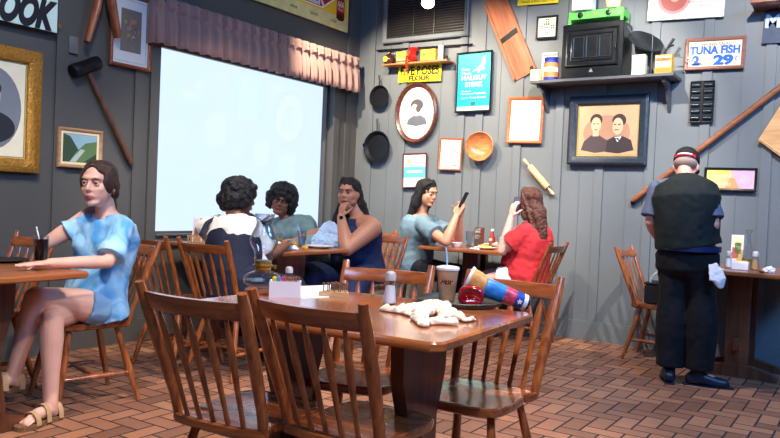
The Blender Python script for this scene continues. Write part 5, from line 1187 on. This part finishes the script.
tie = bpy.data.materials.new('tie_dye'); tie.use_nodes = True; N = tie.node_tree.nodes; L = tie.node_tree.links; b = N['Principled BSDF']; b.inputs['Roughness'].default_value = .85
nz = N.new('ShaderNodeTexNoise'); nz.inputs['Scale'].default_value = 7; nz.inputs['Distortion'].default_value = 1.2; tc = N.new('ShaderNodeTexCoord'); L.new(tc.outputs['Object'], nz.inputs[0]); cr = N.new('ShaderNodeValToRGB'); e = cr.color_ramp.elements; e[0].position = .38; e[0].color = (*lin((84, 164, 224)), 1); e[1].position = .66; e[1].color = (*lin((176, 220, 246)), 1); L.new(nz.outputs[0], cr.inputs[0]); L.new(cr.outputs[0], b.inputs['Base Color'])
garment_top(J, r, org, tie, .98, 1.0, sleeve=.85, sleeveR=.38, sr=1.4, loose=.02, wr=.010, seed=3, bust=.8, armr=.9, hem=J['pv']+V((.0, .03, -.09)))
garment_legs(J, r, org, mat('pale_denim', (120, 165, 205), rough=.8), 1.0, 1.0, 1.0, .12, name='shorts', top=.2)
m = MB(); bh = hairmat('brown_hair', (66, 46, 36)); 
hairblob(m, HM, [((0, -.022, .042), (.086, .100, .086)), ((0, -.06, -.01), (.078, .06, .09)), ((-.066, .01, .02), (.026, .05, .07)), ((.066, .01, .02), (.026, .05, .07)), ((0, -.075, -.06), (0, -.09, -.13), .055, .045), ((.02, -.08, -.12), (.03, -.085, -.20), .035, .018), ((-.03, -.08, -.12), (-.035, -.075, -.19), .03, .016)])
for k in range(26):
    a = -1.9+3.8*k/25; strands(m, HM, [[(.012*sin(a), .050, .122-.01*abs(sin(a))), (.076*sin(a), .012*cos(a), .092), (.095*sin(a), -.035, .0), (.055*sin(a), -.09, -.07)]], .011)
hairline(m, HM, .014)
fuse(m, 'hair', bh, r, org, .005, 2, wr=.0025, wscale=40)
m = MB(M=Matrix.Translation(-org) @ HM)
for x in (-1, 1): m.ball((x*.084, .0, -.045), (.004, .004, .011), 10, 8)
m.build('earring', mat('brass', 0), r)
sandm = mat('tan_suede', (186, 152, 112), rough=.8); corkm = mat('cork_sole', (120, 88, 60), rough=.9, var=.3, vscale=80)
def sandal(J, s_, r, org):
    an, toe = J['an'+s_], J['toe'+s_]; tv = (toe-an); tv.z *= .0; tv.normalize(); sd_ = tv.cross(V((0, 0, 1))); tilt = (toe.z-an.z)+.055
    A = an-tv*.055-V((0, 0, .072)); M_ = Matrix(((tv.x, sd_.x, 0, A.x-org.x), (tv.y, sd_.y, 0, A.y-org.y), (tilt/.2, 0, 1, A.z), (0, 0, 0, 1)))
    poly = smoothpoly([(-.01, 0), (.01, .03), (.09, .032), (.17, .046), (.235, .034), (.25, 0), (.235, -.034), (.17, -.046), (.09, -.032), (.01, -.03)], 3)
    m = MB(); m.prism(poly, -.012, .010, M=M_); so = m.build('sandal', corkm, r)
    for x0, h_, wd in ((.10, .082, .042), (.165, .058, .046), (.02, .07, .036)):
        m = MB(M=M_); vs = []; fs = []
        for k in range(13): q = pi*k/12; 
        for k in range(13):
            q = pi*k/12
            for dx in (-.013, .013): vs.append((x0+dx, wd*cos(q), .002+h_*sin(q)**.8)); vs.append((x0+dx, (wd+.004)*cos(q), .002+(h_+.004)*sin(q)**.8))
        for k in range(12):
            a = k*4
            fs += [(a+1, a+3, a+7, a+5), (a, a+4, a+6, a+2), (a, a+1, a+5, a+4), (a+2, a+6, a+7, a+3)]
        m.add(vs, fs, True); m.build('strap', sandm, so)
sandal(J, 'R', r, org); sandal(J, 'L', r, org)
# raised collar print
# ---- 2 woman in white blouse and navy pinafore, back to us
Y0 = 3.55
J = dict(fwd=V((.12, .99, 0)), pv=V((-3.45, 3.42, .58)), hf=V((.42, .9, -.14)))
J['hd'] = ony(240, 198, 3.60); J['nk'] = ony(236, 217, 3.53); J['ch'] = J['pv'].lerp(J['nk'], .70)+V((0, -.02, 0))
J['shL'] = ony(208, 228, 3.50); J['shR'] = ony(250, 227, 3.52)
J['elR'] = ony(268, 256, 3.66); J['wrR'] = ony(286, 245, 3.92)
J['wrL'] = V((-3.72, 3.95, .80)); J['elL'] = arm_hint(J['shL'], J['wrL'], .28, .25, (-.6, 0, -1))
J['handL'] = (V((.2, 1, 0)), V((0, 0, -1)), .2); J['handR'] = (V((-.5, .8, .05)), V((0, 0, -1)), .25)
J.update(sit(J['pv'], J['fwd'], .10, .40, .03, -.02, .53)); report('white', J)
r, org, HM, _ = person(J, 'woman in a white blouse and navy pinafore seated with her back to us', sk=(120, 78, 60), w=1.12, d=1.2, armr=1.15, legr=1.15, plump=1, belly=1, brow=(20, 16, 16), lip=(120, 60, 56))
blw = mat('white_blouse', (232, 228, 220), rough=.85, var=.04); navy = mat('navy_cloth', (14, 22, 48), rough=.8, var=.15)
garment_top(J, r, org, blw, 1.12, 1.22, belly=1, bust=1.1, sleeve=.8, sr=1.15, wr=.008, seed=5, name='blouse', armr=1.18, neckdrop=.01)
m = MB(); pv, ch, nk = J['pv'], J['ch'], J['nk']
m.tube([pv+V((0, -.02, -.11)), pv, pv.lerp(ch, .45), pv.lerp(ch, .85), ch.lerp(nk, .12)], [(.225, .195), (.23, .2), (.205, .18), (.205, .172), (.178, .158)], n=28, upv=J['fwd'])
for x in (-1, 1):
    a = J['sh'+('R' if x > 0 else 'L')]; side = (J['shR']-J['shL']).normalized(); up_ = ch.lerp(nk, .62)+side*x*.135
    m.tube([ch.lerp(nk, .05)-V(J['fwd'])*.14+side*x*.13, up_-V(J['fwd'])*.10+V((0, 0, .015)), up_+V((0, 0, .062)), up_+V(J['fwd'])*.12], .022, n=10, flat=.4)
fuse(m, 'pinafore', navy, r, org, .008, 3, wr=.005, seed=8, dec=.6)
garment_legs(J, r, org, navy, 1.3, 1.2, 1.2, .95, name='skirt')
for s_ in 'LR': shoe(J, s_, r, org, blackf, blackf)
curly(r, org, HM, [((0, -.02, .05), (.112, .120, .094)), ((0, -.06, -.02), (.125, .09, .085)), ((-.085, .0, -.01), (.045, .07, .075)), ((.085, -.01, .0), (.04, .06, .07)), ((0, .06, .085), (.07, .04, .035))], (14, 14, 20), 1)
# ---- 3 woman in the green jacket, glasses, leaning on her hand
J = dict(fwd=V((.30, -.95, 0)), pv=V((-4.16, 4.98, .57)), hf=V((.52, -.83, -.16)), hroll=R_(-14))
J['hd'] = ony(282, 200, 4.78); J['nk'] = ony(288, 217, 4.86); J['ch'] = J['pv'].lerp(J['nk'], .72)
J['shR'] = ony(270, 228, 4.86); J['shL'] = ony(305, 226, 4.90)
J['elR'] = ony(262, 243, 4.56); J['wrR'] = ony(258, 226, 4.66); J['elL'] = ony(312, 245, 4.72); J['wrL'] = ony(288, 245, 4.52)
J['handR'] = (V((.62, .3, .75)), V((.5, .5, -.6)), .3); J['handL'] = (V((-1, -.2, 0)), V((0, 0, -1)), .2)
J.update(sit(J['pv'], J['fwd'], .10, .40, .03, -.02, .53)); report('teal', J)
r, org, HM, _ = person(J, 'woman with glasses and a grey green jacket leaning on her hand', sk=(140, 90, 68), w=1.15, d=1.15, armr=1.12, legr=1.15, plump=1, brow=(18, 14, 14), lip=(140, 70, 66), glasses=True)
jk = mat('grey_green_denim', (112, 140, 142), rough=.85, var=.25, vscale=9)
garment_top(J, r, org, jk, 1.2, 1.22, sleeve=1.0, sr=1.1, wr=.010, seed=7, name='jacket', armr=1.2, neckdrop=0, long=True, bust=1.1)
garment_legs(J, r, org, navy, 1.2, 1.15, 1.15, .95)
for s_ in 'LR': shoe(J, s_, r, org, blackf, blackf)
curly(r, org, HM, [((0, -.02, .06), (.125, .115, .095)), ((-.09, -.005, -.005), (.05, .065, .10)), ((.09, -.005, -.005), (.05, .065, .10)), ((0, -.06, -.02), (.12, .085, .10)), ((.0, .045, .100), (.085, .045, .028))], (12, 20, 30), 4)
# ---- 4 woman in navy dress, hand on chin
J = dict(fwd=V((-.42, -.91, 0)), pv=V((-3.58, 5.02, .57)), hf=V((.22, -.97, -.02)))
J['hd'] = ony(349, 193, 4.92); J['nk'] = ony(359, 216, 4.98); J['ch'] = J['pv'].lerp(J['nk'], .72)
J['shL'] = ony(372, 228, 4.86); J['shR'] = ony(346, 226, 5.12)
J['elL'] = ony(347, 249, 4.62); J['wrL'] = ony(341, 217, 4.72); J['wrR'] = V((-3.95, 4.62, .80)); J['elR'] = arm_hint(J['shR'], J['wrR'], .27, .25, (-.5, 0, -1))
J['handL'] = (V((.05, .12, 1)), V((.1, 1, .05)), .85); J['handR'] = (V((-.3, -1, 0)), V((0, 0, -1)), .2)
J.update(sit(J['pv'], J['fwd'], .10, .42, .02, -.02, .53)); J['knL'] = V((-3.36, 4.66, .51)); J['anL'] = onz(333, 345, .075); J['toeL'] = J['anL']+V((-.07, -.12, -.05)); report('navy', J)
r, org, HM, _ = person(J, 'woman with long black hair in a sleeveless navy dress, chin resting on her fist', sk=(176, 122, 96), w=1.2, d=1.25, armr=1.5, legr=1.15, hs=1.08, plump=1, belly=1, brow=(22, 16, 16), lip=(160, 84, 80))
navy2 = mat('navy_jersey', (16, 34, 74), rough=.8, var=.15)
garment_top(J, r, org, navy2, 1.25, 1.3, belly=1, bust=1.2, sleeve=0, wr=.006, seed=9, name='dress', armr=1.2, neckdrop=.015, hem=J['pv']-V((0, 0, .1)))
garment_legs(J, r, org, navy2, 1.25, 1.2, 1.2, .8, name='skirt')
for s_ in 'LR': sandal(J, s_, r, org)
w0 = J['wrL'].lerp(J['elL'], .10)-org; ax_ = (J['wrL']-J['elL']).normalized(); Q = ax_.to_track_quat('Z', 'Y').to_matrix().to_4x4()
m = MB(M=Matrix.Translation(w0) @ Q); m.lathe([(.031, -.011), (.034, -.009), (.034, .009), (.031, .011)], 20, caps=False); m.build('watch_band', blackf, r)
vc = Q.inverted() @ (CAM-org-w0); an_ = math.atan2(vc.y, vc.x); m = MB(M=Matrix.Translation(w0) @ Q @ Matrix.Rotation(an_, 4, 'Z')); m.box((.036, 0, 0), (.008, .028, .032), b=.003); m.build('watch_face', pm((16, 18, 26), rough=.1), r)
m = MB(); kh = hairmat('black_hair', (14, 13, 17), .62)
hairblob(m, HM, [((0, -.022, .043), (.092, .107, .092)), ((0, -.06, -.02), (.088, .065, .10)), ((-.070, -.03, .0), (-.078, -.05, -.10), .030, .035), ((.072, -.03, .0), (.085, -.05, -.10), .030, .04), ((0, -.08, -.08), (-.03, -.16, -.28), .09, .085), ((-.08, -.06, -.10), (-.14, -.10, -.30), .055, .045), ((.07, -.04, -.10), (.13, -.01, -.28), .045, .035)])
for k in range(22):
    a = -1.7+3.4*k/21; strands(m, HM, [[(.01+.015*sin(a), .055, .120), (.080*sin(a), -.005+.01*cos(a), .095), (.098*sin(a), -.06, -.01), (.10*sin(a), -.09, -.12), (.09*sin(a)+.02, -.14, -.27)]], .012)
hairline(m, HM, -.010, .012, .004, .9)
fuse(m, 'hair', kh, r, org, .006, 4, wr=.006, wscale=26)
# pale cloth over her lap edge / table end
m = MB(); a, b, c = ony(330, 226, 4.80), ony(318, 243, 4.72), ony(342, 243, 4.78)
limb(m, [(a, .05), (b, .07)]); limb(m, [(a, .05), (c, .07)]); limb(m, [(b, .07), (c, .08)])
o = fuse(m, 'bundled_cloth', mat('pale_blue_cloth', (176, 205, 240), rough=.8, var=.08), None, V(), .006, 2, wr=.022, wscale=20, seed=4); settle(tag(o, 'bundle of pale blue cloth in front of the woman in the navy dress', 'cloth'))
# ---- 5 woman with phone, facing right
J = dict(fwd=V((.97, -.18, 0)), pv=V((-3.62, 5.90, .57)), hf=V((.95, -.22, -.18)))
J['hd'] = ony(427, 193, 5.86); J['nk'] = ony(421, 213, 5.88); J['ch'] = J['pv'].lerp(J['nk'], .72)
J['shR'] = ony(424, 226, 5.72); J['shL'] = ony(434, 224, 6.02)
J['elR'] = ony(446, 242, 5.62); J['wrR'] = ony(456, 217, 5.72); J['elL'] = ony(458, 240, 5.95); J['wrL'] = ony(460, 216, 5.80)
J['handR'] = (V((.35, .2, 1)), V((.1, 1, .1)), .55); J['handL'] = (V((.25, -.2, 1)), V((.1, -1, .1)), .55)
J.update(sit(J['pv'], V((1, 0, 0)), .09, .42, .02, -.04, .52)); report('phone', J)
r, org, HM, _ = person(J, 'dark haired woman in a grey blue shirt holding up a phone with both hands', sk=(206, 150, 120), w=1.08, d=1.15, armr=1.08, hs=1.05, brow=(24, 18, 18), lip=(180, 90, 86))
tee = mat('grey_blue_tee', (104, 134, 150), rough=.85, var=.2, vscale=5)
garment_top(J, r, org, tee, 1.15, 1.22, sleeve=.55, sr=1.35, wr=.008, seed=11, name='tee_shirt', bust=1.0, armr=1.1)
garment_legs(J, r, org, mat('dark_trousers', (16, 20, 34), rough=.85), 1.05, 1.05, 1.0, .95)
for s_ in 'LR': shoe(J, s_, r, org, blackf, blackf)
m = MB()
hairblob(m, HM, [((0, -.022, .043), (.091, .107, .091)), ((0, -.06, -.02), (.085, .065, .10)), ((-.072, -.01, .0), (-.078, -.03, -.12), .030, .035), ((.074, -.01, .0), (.08, -.03, -.12), .030, .04), ((0, -.08, -.08), (.0, -.12, -.27), .08, .06), ((.07, -.06, -.10), (.09, -.07, -.28), .045, .03), ((-.07, -.05, -.10), (-.09, -.08, -.28), .045, .03)])
for k in range(22):
    a = -1.8+3.6*k/21; strands(m, HM, [[(.015*sin(a), .05, .122), (.080*sin(a), -.005+.01*cos(a), .095), (.097*sin(a), -.05, -.01), (.10*sin(a), -.08, -.14), (.095*sin(a), -.12, -.29)]], .012)
hairline(m, HM, -.010, .012, .004, .9)
fuse(m, 'hair', kh, r, org, .006, 4, wr=.006, wscale=26)
def phone(a, upd, nrm, label, cs=(20, 20, 24)):
    z = V(upd).normalized(); y = V(nrm); y = (y-z*y.dot(z)).normalized(); x = y.cross(z); M_ = Matrix(((x.x, y.x, z.x, a.x), (x.y, y.y, z.y, a.y), (x.z, y.z, z.z, a.z), (0, 0, 0, 1)))
    r = empty('smartphone', label=label, cat='phone', M=M_); m = MB(); m.box((0, 0, 0), (.074, .009, .15), b=.004); m.build('case', pm(cs), r); m = MB(); m.box((0, -.0048, 0), (.066, .001, .14)); m.build('screen', pm((14, 16, 22), rough=.05), r)
phone(ony(463.5, 200, 5.74), (.45, .1, 1), (1, .1, -.3), 'black smartphone held up by the dark haired woman')
# ---- 6 woman in red, back three quarters, phone at her ear
J = dict(fwd=V((-.95, .22, 0)), pv=V((-2.46, 5.86, .57)), hf=V((-.92, .34, -.05)))
J['hd'] = ony(529, 203, 5.84); J['nk'] = ony(535, 222, 5.85); J['ch'] = J['pv'].lerp(J['nk'], .72)
J['shL'] = ony(524, 233, 5.70); J['shR'] = ony(541, 230, 6.00)
J['elL'] = ony(502, 251, 5.66); J['wrL'] = ony(511, 217, 5.72); J['wrR'] = V((-2.86, 6.08, .80)); J['elR'] = arm_hint(J['shR'], J['wrR'], .27, .25, (0, .4, -1))
J['handL'] = (V((.18, .04, 1)), V((.35, .8, 0)), .5); J['handR'] = (V((-1, 0, 0)), V((0, 0, -1)), .2)
J.update(sit(J['pv'], V((-1, 0, 0)), .09, .42, .02, .04, .52)); J['knL'] = ony(487, 281, 5.74); report('red', J)
r, org, HM, _ = person(J, 'woman with long brown hair in a red shirt holding a phone to her ear', sk=(232, 180, 166), w=1.08, d=1.15, armr=1.05, legr=1.15, hs=1.04, brow=(80, 56, 44), lip=(190, 100, 100))
garment_top(J, r, org, mat('red_tee', (206, 48, 54), rough=.85, var=.12), 1.16, 1.22, belly=1, sleeve=.62, sr=1.4, wr=.010, seed=13, name='tee_shirt', bust=1.0, armr=1.12, neckdrop=.01)
garment_legs(J, r, org, mat('white_shorts', (228, 226, 236), rough=.85), 1.12, 1.12, 1.2, .32, name='shorts', top=.1)
bs = mat('blue_shoe', (40, 120, 190), rough=.6)
for s_ in 'LR': shoe(J, s_, r, org, bs, white)
m = MB(); rh = hairmat('auburn_hair', (84, 50, 38), .4)
hairblob(m, HM, [((0, -.022, .043), (.092, .108, .092)), ((0, -.06, -.02), (.088, .068, .10)), ((-.072, -.005, .0), (-.074, -.03, -.12), .028, .03), ((.074, -.005, .0), (.076, -.03, -.12), .028, .03), ((0, -.085, -.08), (.0, -.13, -.28), .085, .06), ((.05, -.09, -.15), (.07, -.12, -.34), .04, .02), ((-.05, -.09, -.15), (-.07, -.12, -.34), .04, .02)])
for k in range(24):
    a = -1.8+3.6*k/23; strands(m, HM, [[(.015*sin(a), .05, .122), (.085*sin(a), .02*cos(a), .09), (.098*sin(a), -.05, -.01), (.095*sin(a), -.10, -.14), (.085*sin(a), -.14, -.30-.05*(k % 3)/2)]], .011)
hairline(m, HM, -.010, .012, .004, .9)
fuse(m, 'hair', rh, r, org, .006, 4, wr=.010, wscale=24)
phone(ony(517, 206, 5.765), (.15, 0, 1), (.2, -1, 0), 'phone with a grey case at the ear of the woman in red', (84, 84, 110))
# ---- 7 standing man
Y0 = 5.26
J = dict(fwd=V((-.10, .99, 0)), hf=V((-.05, .86, -.50)))
J['pv'] = ony(687, 262, Y0+.02); J['hd'] = ony(686, 167, Y0+.16); J['nk'] = ony(686, 178, Y0+.06); J['ch'] = ony(686, 198, Y0+.0)
J['shL'] = ony(659, 190, Y0+.03); J['shR'] = ony(707, 191, Y0+.03)
J['elL'] = ony(651, 222, Y0-.02); J['elR'] = ony(713, 224, Y0-.02); J['wrL'] = ony(661, 243, Y0+.22); J['wrR'] = ony(711, 246, Y0+.22)
J['handL'] = (V((.35, .9, -.1)), V((.3, 0, -1)), .4); J['handR'] = (V((-.35, .9, -.1)), V((-.3, 0, -1)), .4)
J['hpL'] = ony(674, 268, Y0+.02); J['hpR'] = ony(700, 268, Y0+.02); J['knL'] = ony(672, 322, Y0+.02); J['knR'] = ony(702, 322, Y0+.03)
J['anL'] = onz(668.5, 372, .085)*0+V((ony(668.5, 372, Y0).x, Y0, .085)); J['anR'] = V((ony(699, 372, Y0+.02).x, Y0+.03, .085))
J['toeL'] = J['anL']+V((-.05, .14, -.06)); J['toeR'] = J['anR']+V((.14, .03, -.06)); report('man', J)
r, org, HM, _ = person(J, 'man in a black cap and dark shirt standing with his back to us', sk=(222, 160, 142), w=1.14, d=1.12, armr=1.08, legr=1.08, brow=(90, 80, 76), lip=(180, 100, 95), belly=1)
shm = mat('black_green_shirt', (16, 26, 26), rough=.85, var=.2); slm = mat('slate_sleeve', (84, 96, 122), rough=.85)
J['pv0'] = J['pv']
garment_top(J, r, org, slm, 1.0, .95, sleeve=.85, sr=1.15, wr=.004, seed=15, name='undershirt', armr=1.14, neckdrop=.005, hem=J['pv'].lerp(J['ch'], .3))
m = MB(); pv, ch, nk = J['pv'], J['ch'], J['nk']
m.tube([pv+V((0, 0, .112)), pv.lerp(ch, .4), pv.lerp(ch, .75), ch, ch.lerp(nk, .5), ch.lerp(nk, .8), nk-V((0, 0, .0))], [(.215, .185), (.205, .18), (.215, .172), (.225, .165), (.20, .135), (.13, .11), (.085, .082)], n=28, upv=J['fwd'])
for s_ in 'LR': limb(m, [(ch.lerp(nk, .45).lerp(J['sh'+s_], .4), .080), (J['sh'+s_], .070), (J['sh'+s_].lerp(J['el'+s_], .12), .066)])
fuse(m, 'waistcoat', shm, r, org, .008, 3, wr=.007, seed=17, dec=.6)
garment_legs(J, r, org, mat('black_trousers', (9, 10, 16), rough=.9), 1.14, 1.16, 1.12, .97, loose=1.45, seed=19, wr=.007, top=.22)
m = MB(); z = pv+V((0, 0, .078)); m.tube([z, z+V((0, 0, .036))], [(.209, .178), (.209, .178)], n=32, upv=J['fwd']); m.v = [q-org for q in m.v]; m.build('belt', mat('blue_black_belt', (20, 34, 80), rough=.5), r)
for s_ in 'LR': shoe(J, s_, r, org, mat('black_trainer', (18, 34, 52), rough=.4), mat('dark_sole', (30, 40, 56), rough=.5))
m = MB(M=Matrix.Translation(-org) @ HM @ Matrix.Scale(1.03, 4))
m.lathe([(.088, .028), (.090, .05), (.084, .085), (.062, .112), (.03, .124), (0, .127)], 28, M=Matrix.Translation((0, -.012, 0)) @ Matrix.Diagonal((.93, 1.12, 1, 1))); cp_ = m.build('cap', mat('black_cap', (18, 18, 22), rough=.8), r)
m = MB(M=Matrix.Translation(-org) @ HM); m.prism(smoothpoly([(-.07, .07), (-.06, .13), (0, .165), (.06, .13), (.07, .07)], 4), .022, .030); m.build('peak', mat('black_cap', 0), cp_)
m = MB(M=Matrix.Translation(-org) @ HM @ Matrix.Translation((0, -.012, 0)) @ Matrix.Diagonal((.93*1.04, 1.12*1.04, 1, 1))); a0, a1 = R_(-140), R_(-40)
def band(z0_, z1_, a0, a1, rr):
    vs = []; fs = []; n = 14
    for k in range(n+1):
        a = a0+(a1-a0)*k/n
        for z_ in (z0_, z1_):
            for r_ in (rr, rr+.004): vs.append((r_*cos(a), r_*sin(a), z_))
    for k in range(n): a = k*4; fs += [(a+1, a+5, a+7, a+3), (a, a+2, a+6, a+4), (a, a+4, a+5, a+1), (a+2, a+3, a+7, a+6)]
    return vs, fs
m.add(*band(.022, .042, a0, a1, .088)); m.build('red_band', pm((190, 30, 44)), cp_)
m = MB(M=Matrix.Translation(-org) @ HM @ Matrix.Translation((0, -.012, 0)) @ Matrix.Diagonal((.93*1.04, 1.12*1.04, 1, 1))); m.add(*band(.029, .036, R_(-120), R_(-60), .0925)); m.build('white_band', pm((232, 232, 236)), cp_)
m = MB(M=Matrix.Translation(-org) @ HM); m.ball((0, -.04, .0), (.078, .068, .045), 20, 12); m.build('hair', mat('grey_hair', (150, 130, 120), rough=.7), r)
# cloth hanging from his back pocket
m = MB(); a = ony(713, 264, Y0-.10); b = ony(719, 280, Y0-.12); c = ony(722, 289, Y0-.11); d_ = ony(712, 281, Y0-.13)
m.tube([a, a.lerp(b, .5), b, c], [(.022, .008), (.045, .012), (.045, .010), (.012, .006)], n=14, upv=(0, -1, 0)); m.tube([a, d_], [(.03, .008), (.02, .007)], n=12, upv=(0, -1, 0))
o = fuse(m, 'cleaning_cloth', mat('white_cloth', (228, 234, 242), rough=.9, var=.04), None, V(), .005, 1, wr=.006, wscale=26); settle(tag(o, 'white cloth hanging from the standing man\'s back pocket', 'cloth'))
# ---- crumpled towel on the foreground table
m = MB(); zt = .75
def tp(px, py, dz): q = onz(px, py, zt); q.z = zt+dz; return q
for P in ([((386, 311), .012, .016), ((400, 313), .014, .02), ((418, 311), .02, .022), ((436, 309), .028, .02)], [((420, 318), .02, .02), ((434, 312), .04, .022), ((448, 316), .028, .02), ((458, 320), .016, .014)], [((424, 325), .014, .014), ((438, 324), .016, .018), ((452, 325), .012, .014)], [((416, 320), .016, .014), ((424, 327), .012, .012)], [((440, 314), .03, .016), ((456, 319), .014, .014), ((466, 322), .016, .012), ((473, 321), .010, .008)], [((430, 308), .03, .016), ((446, 310), .03, .014), ((444, 320), .03, .014)], [((388, 308), .008, .010), ((410, 316), .010, .012), ((424, 319), .012, .014)]):
    limb(m, [(tp(*a, dz), rr*1.45) for a, dz, rr in P])
for i in range(len(m.v)): m.v[i].z = max(zt+(m.v[i].z-zt)*.62, zt+.002)
def folds(me):
    for v in me.vertices:
        n1 = noise.noise(V((v.co.x*30+v.co.y*30, v.co.y*16-v.co.x*16, 3))); n2 = noise.noise(V((v.co.x*24-v.co.y*50, v.co.y*24, 9)))
        k = min(1, max(0, (v.co.z-zt)/.014)); v.co.z = max(zt+.0015, v.co.z*1.0+k*(.012*n1-.012*abs(n2))); v.co.x += .012*n2*k; v.co.y += .010*n1*k
o = fuse(m, 'towel', towm, None, V(), .0033, 5, post=folds); settle(tag(o, 'crumpled white towel on the foreground table in front of the tray', 'towel'))
